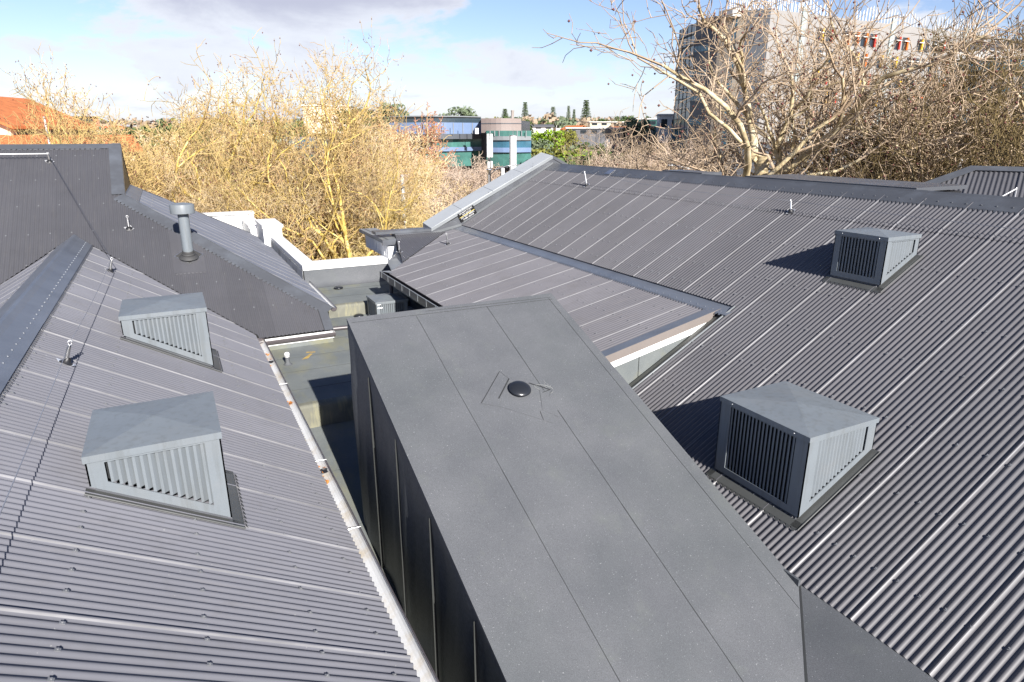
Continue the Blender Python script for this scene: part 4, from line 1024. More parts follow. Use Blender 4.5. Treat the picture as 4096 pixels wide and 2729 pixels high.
# ================================================================== TREES
def bark_mat(name, a, b_, c_, sc=2.0):
    m = bpy.data.materials.new(name); m.use_nodes = True
    t = NT(m.node_tree); b = t.N['Principled BSDF']; tc = t.n('ShaderNodeTexCoord').outputs['Object']
    c = t.ramp(t.noise(tc, sc, 5, .7), [(.3, a), (.5, b_), (.68, c_)])
    t.L.new(c, b.inputs['Base Color']); b.inputs['Roughness'].default_value = .85; b.inputs['Specular IOR Level'].default_value = .2
    return m
B_GOLD = bark_mat('lichen_gold_bark', (.26, .18, .05), (.60, .44, .12), (.76, .66, .34), 2.4)
T_GOLD = bark_mat('gold_twigs', (.40, .31, .12), (.58, .46, .20), (.66, .54, .32), .6)
T_ORANGE = bark_mat('orange_twigs', (.42, .32, .13), (.56, .41, .17), (.56, .35, .20), .5)
B_PALE = bark_mat('pale_plane_bark', (.20, .15, .08), (.52, .42, .25), (.72, .64, .48), 2.2)
T_PALE = bark_mat('dun_twigs', (.28, .20, .13), (.46, .35, .24), (.58, .46, .34), .6)
T_TAN = bark_mat('tan_twigs', (.50, .37, .20), (.64, .50, .30), (.72, .60, .40), .4)
T_PINK = bark_mat('pinkish_twigs', (.44, .33, .25), (.56, .44, .34), (.62, .52, .42), .4)
T_RED = bark_mat('russet_twigs', (.40, .17, .10), (.52, .25, .14), (.50, .30, .20), .4)
B_DARK = bark_mat('dark_bark', (.03, .025, .018), (.07, .055, .03), (.15, .12, .05), 2.4)
T_DARK = bark_mat('dark_twigs', (.07, .05, .03), (.15, .11, .05), (.24, .18, .08), .6)
BERRY = material('seed_balls', (.16, .06, .05), .8)

def fast_tube(V, F, pts, rad, k):
    base = len(V); n = len(pts); up = None
    for i in range(n):
        a = pts[max(i - 1, 0)]; b = pts[min(i + 1, n - 1)]; dx, dy, dz = b[0] - a[0], b[1] - a[1], b[2] - a[2]
        l = math.sqrt(dx * dx + dy * dy + dz * dz) or 1e-6; dx /= l; dy /= l; dz /= l
        if abs(dz) < .9: ux, uy, uz = -dy, dx, 0.0
        else: ux, uy, uz = 0.0, -dz, dy
        l = math.sqrt(ux * ux + uy * uy + uz * uz); ux /= l; uy /= l; uz /= l
        wx, wy, wz = dy * uz - dz * uy, dz * ux - dx * uz, dx * uy - dy * ux
        p = pts[i]; r = rad[i]
        for j in range(k):
            t = 6.2831853 * j / k; c, s = math.cos(t) * r, math.sin(t) * r
            V.append((p[0] + ux * c + wx * s, p[1] + uy * c + wy * s, p[2] + uz * c + wz * s))
    for i in range(n - 1):
        for j in range(k): F.append((base + i * k + j, base + i * k + (j + 1) % k, base + (i + 1) * k + (j + 1) % k, base + (i + 1) * k + j))

def bare_tree(name, height, seed, spread=.55, levels=5, kids=(5, 5, 5, 5, 4), ratio=.62, up=.10, trunks=1, trunk_r=.24, balls=0, twig_r=.009, first=.28, wob=.22, droop=0.0, lean=0.0, flare=38):
    """returns meshes (limbs, twigs, balls) of a leafless tree standing on the origin"""
    rnd = random.Random(seed); V0, F0, V1, F1, V2, F2 = [], [], [], [], [], []
    def grow(p, d, L, r, lev):
        n = 7 if lev == 0 else (6 if lev <= 1 else (5 if lev == 2 else (4 if lev == 3 else 3)))
        pts = [p]; dirs = [d]; cur = Vector(p); dd = Vector(d); rad = [r]
        for i in range(n):
            w = wob * (1 if lev else .35)
            dd = (dd + Vector((rnd.gauss(0, w), rnd.gauss(0, w), rnd.gauss(0, w) + (up if lev else .03) - droop * (lev > 2)))).normalized()
            cur = cur + dd * (L / n); pts.append(tuple(cur)); dirs.append(tuple(dd)); rad.append(max(twig_r * .5, r * (1 - .50 * (i + 1) / n)))
        last = lev >= levels
        if lev <= 2: fast_tube(V0, F0, pts, rad, 8 if lev == 0 else (6 if lev == 1 else 5))
        else: fast_tube(V1, F1, pts, rad, 3)
        if last:
            if balls and rnd.random() < balls:
                e = pts[-1]; q = .035; b = len(V2); z = e[2] - rnd.uniform(.05, .2)
                V2.extend([(e[0] + q, e[1], z), (e[0], e[1] + q, z), (e[0] - q, e[1], z), (e[0], e[1] - q, z), (e[0], e[1], z + q), (e[0], e[1], z - q)])
                for a, c in ((0, 1), (1, 2), (2, 3), (3, 0)): F2.append((b + a, b + c, b + 4)); F2.append((b + c, b + a, b + 5))
            return
        m = kids[lev]
        f0 = first if lev == 0 else .22
        for i in range(m):
            f = f0 + (1 - f0) * (i + rnd.uniform(.2, .95)) / m
            f = min(f, .98); x = f * n; j = int(x); t = x - j
            a, b = pts[j], pts[j + 1]; q = (a[0] + (b[0] - a[0]) * t, a[1] + (b[1] - a[1]) * t, a[2] + (b[2] - a[2]) * t)
            pd = Vector(dirs[j + 1]); ang = R(rnd.gauss(flare + (10 if lev > 1 else 0), 11)) * (spread / .55)
            ph = (i * 2.4 + rnd.uniform(-.6, .6)) + seed
            s = pd.cross(Vector((.13, .31, .94)) if abs(pd.z) < .95 else Vector((1, 0, 0))).normalized(); s2_ = pd.cross(s)
            nd = (pd * math.cos(ang) + (s * math.cos(ph) + s2_ * math.sin(ph)) * math.sin(ang)).normalized()
            rr = rad[j] * (.66 if lev < 2 else .60)
            if lev >= levels - 1: rr = twig_r
            grow(q, tuple(nd), L * ratio * rnd.uniform(.75, 1.15) * (1.0 if lev else (.95 - .25 * f)), max(rr, twig_r), lev + 1)
        if lev < levels - 1 and lev > 0:               # the leader carries on
            grow(pts[-1], dirs[-1], L * ratio, rad[-1], lev + 1)
    for k in range(trunks):
        a = 6.283 * k / trunks + seed; tilt = (.0 if trunks == 1 else rnd.uniform(.10, .26)); tr = trunk_r * (1 if k == 0 else rnd.uniform(.6, .9))
        grow((math.cos(a) * .5 * (trunks > 1), math.sin(a) * .5 * (trunks > 1), -.3), tuple(Vector((math.cos(a) * tilt + lean, math.sin(a) * tilt, 1)).normalized()), height * .50 * rnd.uniform(.9, 1.1), tr, 0)
    out = []
    for nm, V, F in ((name + '_limbs', V0, F0), (name + '_twigs', V1, F1), (name + '_balls', V2, F2)):
        if not F: out.append(None); continue
        zs = 1.0; me = bpy.data.meshes.new(nm); me.from_pydata(V, [], F); me.update(); me.shade_smooth(); out.append(me)
    zmax = max(v[2] for v in V1)
    for me in out:                                 # scale to the asked height
        if me:
            for v in me.vertices: v.co = v.co * (height / zmax)
    return out
def put_tree(name, meshes, mats, x, y, h, label, cat='tree', group=None, rz=0.0, base_h=1.0, z=None, sx=1.0, tilt=(0, 0)):
    k = h / base_h
    t = empty(name, (x, y, gz(x, y) if z is None else z), rz); t.scale = (k * sx, k * sx, k); t.rotation_euler = (tilt[0], tilt[1], rz)
    tag(t, label, cat, group)
    for nm, me, mt in zip(('trunk', 'crown', 'seed_balls'), meshes, mats):
        if me is None: continue
        if not me.materials: me.materials.append(mt)
        o = bpy.data.objects.new(nm, me); col.objects.link(o); o.parent = t
        if nm == 'seed_balls': o['kind'] = 'stuff'
        o.material_slots[0].link = 'OBJECT'; o.material_slots[0].material = mt
    return t
# view-axis polar placement: bearing in degrees right of the view axis, distance in metres
def pol(px, d):
    a = math.atan((px - 2048) / 2738) - R(YAW); return d * math.sin(a), d * math.cos(a)
def top_h(px, ytop, d, x, y):                      # height that reaches a given elevation
    return d * math.cos(math.atan((px - 2048) / 2738)) * 0 + (13 + 0) * 0 + (math.hypot(x, y) * (538 - ytop) / math.hypot(2738, px - 2048)) - gz(x, y)

M_BIG = bare_tree('plane_tree_a', 18, 5, levels=5, kids=(6, 5, 4, 4, 4), trunks=3, trunk_r=.26, balls=.10, twig_r=.013, first=.30, up=.13, flare=38, wob=.24)
M_BIG2 = bare_tree('plane_tree_b', 18, 12, levels=5, kids=(6, 5, 4, 4, 3), trunks=2, trunk_r=.36, balls=.16, twig_r=.013, first=.42, up=.05, flare=46, wob=.30)
M_UP = bare_tree('plane_tree_c', 16, 23, levels=5, kids=(6, 5, 4, 3, 3), trunks=2, trunk_r=.18, balls=.35, twig_r=.014, first=.30, up=.13, flare=36, wob=.27)
M_MED = bare_tree('thicket_tree_a', 12, 31, levels=5, kids=(6, 5, 4, 4, 3), trunks=2, trunk_r=.15, twig_r=.02, first=.18, up=.08, flare=44, wob=.3)
M_MED2 = bare_tree('thicket_tree_b', 12, 47, levels=5, kids=(6, 5, 4, 4, 3), trunks=2, trunk_r=.13, twig_r=.02, first=.15, up=.12, flare=38, wob=.25)
M_CONE = bare_tree('russet_tree', 14, 52, levels=4, kids=(26, 7, 5, 4), ratio=.36, trunks=1, trunk_r=.18, twig_r=.02, first=.10, up=.10, flare=56, wob=.14)
def bt(name, M, mats, px, d, ytop, label, group, bh, rz=0, sx=1.0, **k):
    x, y = pol(px, d); h = top_h(px, ytop, d, x, y)
    return put_tree(name, M, mats, x, y, h, label, 'tree', group, rz, bh, sx=sx, **k)
M_OPEN = bare_tree('plane_tree_d', 18, 61, levels=5, kids=(6, 4, 4, 3, 3), trunks=2, trunk_r=.34, balls=.2, twig_r=.012, first=.40, up=.06, flare=44, wob=.27)
M_LEAD = bare_tree('plane_tree_e', 18, 83, levels=5, kids=(6, 4, 4, 3, 2), trunks=2, trunk_r=.25, balls=.35, twig_r=.014, first=.35, up=.10, flare=42, wob=.30)
G1 = 'tall bare plane trees'
bt('plane_tree', M_LEAD, (B_GOLD, T_ORANGE, BERRY), 1290, 37, 95, 'tallest golden bare tree standing behind the white parapet', G1, 18, .4, .8)
bt('plane_tree', M_BIG, (B_GOLD, T_TAN, BERRY), 1240, 40, 400, 'dense golden bare tree filling the gap above the white parapet', G1, 18, 2.4, 1.3)
bt('plane_tree', M_LEAD, (B_GOLD, T_ORANGE, BERRY), 1440, 41, 160, 'golden bare tree with upright top just right of the tallest one', G1, 18, 2.0, .55)
bt('plane_tree', M_LEAD, (B_GOLD, T_ORANGE, BERRY), 990, 43, 150, 'spreading golden bare tree left of the tallest one', G1, 18, 1.1, .95)
bt('plane_tree', M_UP, (B_GOLD, T_ORANGE, BERRY), 700, 46, 300, 'thin orange twigged bare tree behind the flue', G1, 16, 3.3, 1.0)
bt('plane_tree', M_UP, (B_GOLD, T_ORANGE, BERRY), 420, 40, 185, 'slender bare tree with seed balls behind the gable corner at left', G1, 16, 4.4, .8)
bt('plane_tree', M_UP, (B_GOLD, T_ORANGE, BERRY), 250, 37, 280, 'orange twigged bare tree behind the left ridge', G1, 16, .7, .8)
bt('plane_tree', M_UP, (B_GOLD, T_ORANGE, BERRY), 90, 34, 255, 'orange twigged bare tree near the left edge above the ridge', G1, 16, 5.6, .75)
bt('plane_tree', M_BIG2, (B_GOLD, T_ORANGE, BERRY), -110, 33, 220, 'golden bare tree cut by the left edge', G1, 18, 2.6, .8)
bt('plane_tree', M_OPEN, (B_PALE, T_PALE, BERRY), 3430, 31, -260, 'large pale barked bare tree in front of the tall grey building', G1, 18, 3.9, 1.05)
bt('plane_tree', M_OPEN, (B_PALE, T_PALE, BERRY), 3120, 34, 10, 'pale bare tree arching left in front of the dark building wall', G1, 18, 5.2, .95)
bt('plane_tree', M_BIG2, (B_PALE, T_PALE, BERRY), 3750, 33, -120, 'bare tree with leaning limbs right of the pale barked one', G1, 18, 1.9, 1.0)
bt('plane_tree', M_BIG, (B_DARK, T_DARK, BERRY), 4120, 31, -150, 'dark limbed bare tree at the right edge above the hipped roof', G1, 18, 2.9, 1.1)
bt('plane_tree', M_OPEN, (B_PALE, T_PALE, BERRY), 2700, 44, 420, 'small bare tree left of the tall building corner', G1, 18, 1.2, .8)
G2 = 'bare thicket trees behind the roofs'
rnd = random.Random(77); kinds = {'tan': T_TAN, 'pinkish': T_PINK, 'golden': T_GOLD, 'russet': T_RED, 'brown': T_PALE}
spec = [(540, 62, 470, 'tan'), (620, 50, 520, 'golden'), (700, 75, 440, 'tan'), (780, 55, 500, 'tan'), (860, 70, 440, 'golden'), (930, 52, 520, 'tan'), (1010, 66, 440, 'golden'), (1080, 50, 560, 'tan'),
        (1150, 72, 440, 'tan'), (1200, 48, 640, 'golden'), (1260, 60, 560, 'tan'), (1370, 52, 560, 'golden'), (1420, 70, 470, 'tan'), (1500, 56, 520, 'tan'), (1570, 46, 650, 'tan'), (1640, 60, 570, 'tan'),
        (1720, 52, 640, 'pinkish'), (1780, 68, 600, 'pinkish'), (1850, 60, 650, 'pinkish'), (1900, 80, 600, 'pinkish'), (1680, 45, 720, 'golden'), (1560, 40, 800, 'golden'), (1440, 38, 780, 'golden'), (1110, 42, 760, 'golden'),
        (980, 44, 740, 'tan'), (850, 46, 720, 'tan'), (720, 48, 640, 'tan'), (560, 46, 600, 'golden'), (420, 55, 540, 'golden'), (300, 60, 530, 'golden'), (180, 58, 520, 'golden'), (60, 55, 530, 'golden'),
        (2020, 75, 640, 'pinkish'), (2100, 90, 640, 'tan'), (2440, 85, 560, 'brown'), (2520, 70, 540, 'pinkish'), (2600, 60, 560, 'brown'), (2660, 75, 520, 'pinkish'), (2740, 55, 600, 'brown'), 
        (3560, 48, 650, 'brown'), (3700, 44, 520, 'brown'), (3800, 50, 450, 'brown'), (3880, 42, 480, 'brown'), (3980, 46, 430, 'brown'), (4080, 40, 430, 'brown'), (3930, 52, 560, 'brown'), (3655, 40, 640, 'brown')]
for i, (px, d, yt, kd) in enumerate(spec):
    M, bh = ((M_MED, 12), (M_MED2, 12))[i % 2]
    bk = B_GOLD if px < 1800 else B_PALE
    if px > 3500: bk = B_DARK if i % 2 else B_PALE
    mt = kinds[kd] if not (px > 3500 and i % 2) else T_DARK
    lm = [(0, 'above the left ridge end'), (130, 'behind the white bar anchor'), (240, 'behind the left ridge'), (350, 'left of the gable corner'), (480, 'behind the gablet wall'), (580, 'just right of the gablet'), (665, 'left of the flue'), (745, 'behind the flue cowl'), (820, 'right of the flue cowl'),
          (900, 'behind the far hip'), (960, 'above the taller white parapet'), (1050, 'behind the taller parapet end'), (1130, 'left of the tallest golden trunk'), (1230, 'behind the tallest golden trunk'), (1330, 'right of the tallest golden trunk'), (1395, 'above the far white coping'), (1470, 'above the white pier'),
          (1540, 'left of the flaking white post'), (1610, 'right of the flaking white post'), (1680, 'below the russet pointed trees'), (1750, 'above the warning sign'), (1820, 'left of the antenna mast'), (1880, 'behind the antenna mast'), (1960, 'between the two masts'), (2060, 'behind the cylindrical mast'), (2250, 'above the gable peak'),
          (2480, 'right of the black limbed tree'), (2560, 'over the ridge end'), (2630, 'behind the main ridge plate'), (2700, 'left of the street lamp'), (2790, 'behind the street lamp'), (2920, 'before the dark building wall'), (3150, 'left of the pale twin trunks'), (3400, 'behind the pale twin trunks'), (3520, 'right of the pale twin trunks'),
          (3630, 'over the rear flat roof'), (3730, 'above the rear slab end'), (3790, 'left of the far right hip'), (3850, 'behind the far right hip'), (3950, 'above the white strut'), (4060, 'at the right frame edge')]
    lm_ = min(lm, key=lambda q: abs(q[0] - px))[1] if (px, d) != (0, 0) else ''
    bt('bare_tree', M, (bk, mt), px + rnd.uniform(-15, 15), d, yt, ('nearer ' if d < 50 else ('mid distance ' if d < 62 else 'farther ')) + {'tan': 'tan twigged', 'pinkish': 'pinkish twigged', 'golden': 'golden twigged', 'russet': 'russet', 'brown': 'brown twigged'}[kd] + ' bare tree ' + lm_, 'bare ' + kd + ' trees of the thicket', bh, rnd.uniform(0, 6), rnd.uniform(1.0, 1.35))
for px, d, yt, lb in ((1600, 88, 418, 'russet pointed tree just left of the curved glass building'), (1680, 92, 470, 'russet pointed tree against the left end of the curved glass building'), (1520, 95, 470, 'low russet pointed tree left of the other two'), (1625, 80, 520, 'russet tree in front of the pointed ones'), (1740, 84, 540, 'russet tree low before the curved building')):
    bt('russet_tree', M_CONE, (B_PALE, T_RED), px, d, yt, lb, 'russet pointed trees by the curved building', 14, rnd.uniform(0, 6), 1.15)

# leafy crowns
def leafy(name, seed, n=1500, shape='round', leaf=.06):
    """a unit-high crown of small leaf faces in clumps, base at z=0"""
    rnd = random.Random(seed); V, F = [], []
    cl = []
    if shape == 'round':
        for i in range(26):
            a, b = rnd.uniform(0, 6.283), rnd.uniform(-.5, 1.2); r = rnd.uniform(.22, .42)
            cl.append((math.cos(a) * math.cos(b) * r, math.sin(a) * math.cos(b) * r, .58 + math.sin(b) * r * .9, rnd.uniform(.10, .17)))
    elif shape == 'pine':                          # whorled tiers
        for k in range(17):
            z = .16 + .82 * k / 17; R0 = .17 * (1 - .78 * k / 17) * rnd.uniform(.85, 1.1)
            for j in range(9):
                a = 6.283 * j / 9 + k * 1.1 + rnd.uniform(-.2, .2)
                for q in (.35, .68, 1.0): cl.append((math.cos(a) * R0 * q, math.sin(a) * R0 * q, z + .02 * q - .01, .022))
    elif shape == 'tall':
        for i in range(30):
            z = rnd.uniform(.1, .95); r = .16 * math.sin(min(1, (1.05 - z) * 1.6) * 1.57); a = rnd.uniform(0, 6.283)
            cl.append((math.cos(a) * r, math.sin(a) * r, z, rnd.uniform(.06, .11)))
    per = n // len(cl) + 1
    for cx, cy, cz, cr in cl:
        for _ in range(per):
            v = Vector((rnd.gauss(0, 1), rnd.gauss(0, 1), rnd.gauss(0, 1))).normalized() * cr * rnd.uniform(.6, 1.05)
            if shape == 'round': v.z *= .75
            if shape == 'pine': v.z *= .5
            p = Vector((cx, cy, cz)) + v; nrm = (v.normalized() + Vector((rnd.gauss(0, .5), rnd.gauss(0, .5), rnd.gauss(0, .5)))).normalized()
            a = nrm.orthogonal().normalized(); b = nrm.cross(a); l = leaf * rnd.uniform(.5, 1.1) * (.35 if shape == 'pine' else .6)
            i0 = len(V)
            V += [tuple(p - a * l), tuple(p - b * l * .7), tuple(p + a * l), tuple(p + b * l * .7)]; F.append((i0, i0 + 1, i0 + 2, i0 + 3))
    me = bpy.data.meshes.new(name); me.from_pydata(V, [], F); me.update()
    VV, FF = [], []
    fast_tube(VV, FF, [(0, 0, -.05), (.01, 0, .3), (0, .01, .62), (0, 0, .93 if shape == 'pine' else .7)], [.022, .018, .012, .003], 6)
    if shape == 'round':
        for i in range(7):
            a = i * .9 + seed; fast_tube(VV, FF, [(0, 0, .3 + .03 * i), (math.cos(a) * .15, math.sin(a) * .15, .5 + .03 * i), (math.cos(a) * .3, math.sin(a) * .3, .62 + .03 * i)], [.012, .008, .003], 5)
    tr = bpy.data.meshes.new(name + '_trunk'); tr.from_pydata(VV, [], FF); tr.update()
    return [tr, me]
def leafmat(name, a, b_, c_):
    m = bpy.data.materials.new(name); m.use_nodes = True
    t = NT(m.node_tree); b = t.N['Principled BSDF']; tc = t.n('ShaderNodeTexCoord').outputs['Object']
    c = t.ramp(t.noise(tc, 9, 4, .7), [(.3, a), (.5, b_), (.7, c_)])
    t.L.new(c, b.inputs['Base Color']); b.inputs['Roughness'].default_value = .7; b.inputs['Specular IOR Level'].default_value = .25
    return m
LV_ = 0
LV = {'bright green': leafmat('bright_leaves', (.10, .18, .015), (.19, .30, .02), (.30, .40, .03)), 'dark green': leafmat('dark_leaves', (.035, .06, .02), (.07, .105, .035), (.11, .15, .05)),
      'grey green': leafmat('grey_leaves', (.09, .12, .075), (.15, .19, .11), (.22, .26, .16)), 'olive': leafmat('olive_leaves', (.10, .11, .02), (.19, .19, .04), (.29, .27, .07)),
      'brown': leafmat('brown_crown', (.22, .16, .11), (.34, .26, .18), (.44, .35, .25))}
L_R = [leafy('round_crown_a', 1), leafy('round_crown_b', 2), leafy('round_crown_c', 8)]; L_P = leafy('norfolk_pine', 3, 2600, 'pine'); L_T = leafy('tall_crown', 4, 1400, 'tall')
WOOD = material('tree_trunk', (.12, .09, .06), .9)
def lt(name, M, colr, px, d, ytop, label, group, ybase=None, sx=1.0, rz=0):
    x, y = pol(px, d); h = top_h(px, ytop, d, x, y)
    if ybase is not None:
        hh = math.hypot(x, y) * (ybase - ytop) / math.hypot(2738, px - 2048); z = gz(x, y) + h - hh; h = hh
    else: z = None
    return put_tree(name, M, (WOOD, LV[colr]), x, y, h, label, 'tree', group, rz, 1.0, z=z, sx=sx)
for px, d, yt, sx, lb in ((2100, 330, 412, 1, 'tall Norfolk-like pine left of the chimney, feathery top'), (2020, 300, 438, 1.5, 'broad tiered pine just right of the curved building roof'), (2211, 340, 430, 1.2, 'rounded tiered pine on the skyline above the brown wood'),
                           (2272, 360, 426, .8, 'thin pale tiered pine on the skyline'), (2294, 350, 440, .8, 'small dark tiered pine beside the thin pale one'), (2341, 320, 404, 1.25, 'tallest tiered pine on the skyline')):
    lt('tiered_pine', L_P, 'grey green' if px < 2280 and px > 2200 else 'dark green', px, d, yt, lb.replace('Norfolk-like ', ''), 'tiered pines on the skyline', sx=sx, rz=px)
ev = [(1836, 240, 428, 1.3, 'grey green', 'large domed tree on the skyline above the curved building'), (2085, 200, 468, .8, 'dark green', 'dark green tree beside the end of the curved building'),
      (2190, 190, 505, 1.05, 'bright green', 'bright green rounded tree, the brightest on the hillside'), (2160, 165, 548, 1.1, 'grey green', 'grey green domed tree below the bright green one'), (2275, 200, 512, .9, 'olive', 'olive tree right of the brightest green one'),
      (2240, 150, 565, 1.2, 'olive', 'olive bush on the lower slope'), (2310, 150, 590, 1.2, 'bright green', 'green bush on the lower slope'), (2360, 165, 560, 1.2, 'dark green', 'dark tree on the lower slope'), (2300, 120, 620, 1.1, 'dark green', 'dark green bush above the gable peak'),
      (2440, 110, 590, 1.4, 'dark green', 'dark green tree behind the black limbed tree'), (2370, 95, 600, 1.5, 'dark green', 'dark leafy tree just right of the gable peak'), (2490, 260, 460, 1.3, 'dark green', 'dark rounded tree on the skyline right of the houses'), (2400, 280, 476, 1.4, 'dark green', 'low dark tree on the skyline'),
      (2540, 230, 470, 1.3, 'grey green', 'grey green tree at the right end of the skyline'), (1575, 230, 405, 1.0, 'grey green', 'green tree behind the russet pointed trees'), (1440, 220, 430, 1.2, 'dark green', 'dark green tree behind the golden crowns'), (545, 160, 490, 1.0, 'dark green', 'small dark green tree on the horizon at left'),
      (460, 150, 480, 1.0, 'dark green', 'dark green tree behind the left gable corner'), (200, 90, 470, 1.0, 'grey green', 'green tree beside the orange tiled house'), (725, 140, 470, 1.0, 'dark green', 'dark conifer like tree in the thicket'), (2050, 210, 455, .9, 'dark green', 'dark tree behind the chimney of the curved building')]
for i, (px, d, yt, sx, c_, lb) in enumerate(ev): lt('leafy_tree', L_R[i % 3], c_, px, d, yt, lb, 'evergreen trees on the hillside', sx=sx, rz=i)
x_, y_ = pol(2420, 80)
bt('bare_tree', M_BIG, (B_DARK, B_DARK, None), 2425, 82, 560, 'black limbed bare tree in front of the dark greenery', None, 18, 2.2, 1.1)
# the wood on the far hillside reads as one mass
def wood():
    rnd = random.Random(9); V, F, MI = [], [], []
    mats = [LV['brown'], LV['dark green'], LV['olive'], LV['grey green']]
    for k in range(520):
        a = rnd.uniform(-.78, .70); r = rnd.uniform(190, 620); x, y = r * math.sin(a - R(YAW)), r * math.cos(a - R(YAW)); z = gz(x, y)
        mi = rnd.choice((0, 0, 0, 1, 2, 3)); h = rnd.uniform(3.5, 7.0); w = rnd.uniform(3, 6)
        for _ in range(75):
            v = Vector((rnd.gauss(0, 1), rnd.gauss(0, 1), abs(rnd.gauss(0, 1)))).normalized() * rnd.uniform(.6, 1.05)
            p = Vector((x + v.x * w, y + v.y * w, z + h * .35 + v.z * h * .65)); n = (v + Vector((rnd.gauss(0, .5), rnd.gauss(0, .5), rnd.gauss(0, .5)))).normalized()
            a1 = n.orthogonal().normalized(); b1 = n.cross(a1); l = rnd.uniform(.5, 1.3); i0 = len(V)
            V += [tuple(p - a1 * l), tuple(p - b1 * l * .7), tuple(p + a1 * l), tuple(p + b1 * l * .7)]; F.append((i0, i0 + 1, i0 + 2, i0 + 3)); MI.append(mi)
    me = bpy.data.meshes.new('distant_wood'); me.from_pydata(V, [], F)
    for m in mats: me.materials.append(m)
    me.polygons.foreach_set('material_index', MI); me.update()
    o = bpy.data.objects.new('distant_wood', me); col.objects.link(o); tag(o, 'brown and green wood covering the far hillside below the skyline', 'wood', kind='stuff')
wood()
def undergrowth():                                # twiggy scrub low between the trunks
    rnd = random.Random(19); V, F = [], []
    for k in range(5200):
        px = rnd.choice((rnd.uniform(420, 2080), rnd.uniform(420, 2080), rnd.uniform(2380, 4200))); d = rnd.uniform(42, 105)
        x, y = pol(px, d); z = gz(x, y); h = rnd.uniform(1.5, 6.5); dx, dy = rnd.gauss(0, .9), rnd.gauss(0, .9)
        fast_tube(V, F, [(x, y, z), (x + dx * .4, y + dy * .4, z + h * .5), (x + dx * 1.2, y + dy * 1.2, z + h)], [.035, .025, .01], 3)
        for q in range(3):
            f = rnd.uniform(.4, .9); bx, by, bz = x + dx * f, y + dy * f, z + h * f; fast_tube(V, F, [(bx, by, bz), (bx + rnd.gauss(0, .9), by + rnd.gauss(0, .9), bz + rnd.uniform(.3, 1.8))], [.018, .008], 3)
    me = bpy.data.meshes.new('scrub'); me.from_pydata(V, [], F); me.materials.append(T_TAN); me.update()
    o = bpy.data.objects.new('scrub', me); col.objects.link(o); tag(o, 'tan leafless scrub filling the ground between the bare trees', 'scrub', kind='stuff')
undergrowth()

# ================================================================== BUILDINGS BEYOND
GLASS = material('blue_glass', (.05, .14, .20), .12, spec=.8, var=.25, vscale=.3)
GLASSG = material('green_glass', (.06, .16, .14), .15, spec=.8, var=.3, vscale=.5)
CONC = material('pale_concrete_panel', (.27, .262, .25), .7, var=.05, vscale=.2, streak=((.30, .29, .28), (1, 1, .12), .6, .35))
SLATE = material('dark_metal_cladding', (.085, .095, .11), .45, spec=.5, var=.10, vscale=.15, streak=((.07, .075, .085), (1, 1, .02), .35, .5))
TANP = material('warm_pale_panel', (.50, .44, .35), .7, var=.05)
REDF = material('red_fin', (.42, .035, .02), .5); ORAF = material('orange_fin', (.70, .16, .02), .5); YELF = material('yellow_fin', (.72, .42, .03), .5)
TILE = material('orange_clay_tiles', (.52, .17, .055), .8, var=.2, vscale=2.5, streak=((.30, .10, .04), (6, 1, 1), 2, .5))
CREAM = material('cream_render', (.68, .58, .44), .8, var=.06)
WHT = material('white_render', (.74, .73, .70), .7, var=.05)
SLR = material('grey_slate_roof', (.13, .13, .14), .7, var=.12)
def wallpoly(mb, a, b, z0, z1, th=.3):
    a, b = Vector((a[0], a[1], 0)), Vector((b[0], b[1], 0)); d = (b - a).normalized(); n = Vector((-d.y, d.x, 0)) * th
    mb.prism([a + Vector((0, 0, z0)), b + Vector((0, 0, z0)), b + Vector((0, 0, z1)), a + Vector((0, 0, z1))], n)
big = tag(empty('tall_building', (140, 120, -13)), 'tall grey building with coloured window fins and a blue glass end, behind the pale trees', 'building')
TZ = 26.3; A_ = (123, 144.4); B1 = (118.9, 133.9); C1 = (124.0, 115.8); D1 = (258, 118.5)
GB = gz(140, 120) - 2
mb = MB(); wallpoly(mb, A_, B1, GB, TZ - .6); mb.build('glass_wall', GLASS, big)
u = Vector((B1[0] - A_[0], B1[1] - A_[1], 0)); n = Vector((u.y, -u.x, 0)).normalized() * .6
if n.x > 0: n = -n
for k in range(15):
    for f in (0.03, .53):
        z = TZ - 3 - k * 2.45; p = Vector((A_[0], A_[1], z)) + u * f
        mb = MB(); mb.prism([p, p + u * .42, p + u * .42 + n, p + n], (0, 0, .12)); mb.build('sunshade', SLATE, big)
mb = MB()
for f in (0, .25, .5, .75, .985):
    p = Vector((A_[0], A_[1], GB)) + u * f; mb.prism([p, p + u * .015, p + u * .015 + n * .2, p + n * .2], (0, 0, TZ - .6 - GB))
mb.build('mullion', SLATE, big)
W1 = (119.2, 126.3); W2 = (119.6, 122.6); W3 = (119.9, 121.4); W4 = (120.4, 119.7)
mb = MB(); wallpoly(mb, B1, W1, GB, TZ); wallpoly(mb, W4, C1, GB, TZ + .2); mb.build('dark_wall', SLATE, big)
mb = MB(); wallpoly(mb, W1, W2, GB, TZ + .5, .8); wallpoly(mb, W3, W4, GB, TZ + .3, .8); mb.build('pale_fin_wall', TANP, big)
mb = MB(); wallpoly(mb, W2, W3, GB, TZ); mb.build('recessed_glazing', GLASS, big)
mb = MB()
for k in range(4):
    z = TZ - 7.2 - k * 5.6; a = Vector((B1[0], B1[1], z)); d = Vector((W1[0] - B1[0], W1[1] - B1[1], 0)); nn3 = Vector((d.y, -d.x, 0)).normalized() * .06
    if nn3.x > 0: nn3 = -nn3
    for q in range(4): mb.prism([a + d * (.02 + q * .14), a + d * (.15 + q * .14), a + d * (.15 + q * .14) + Vector((0, 0, 1.3)), a + d * (.02 + q * .14) + Vector((0, 0, 1.3))], nn3)
mb.build('window', GLASS, big)
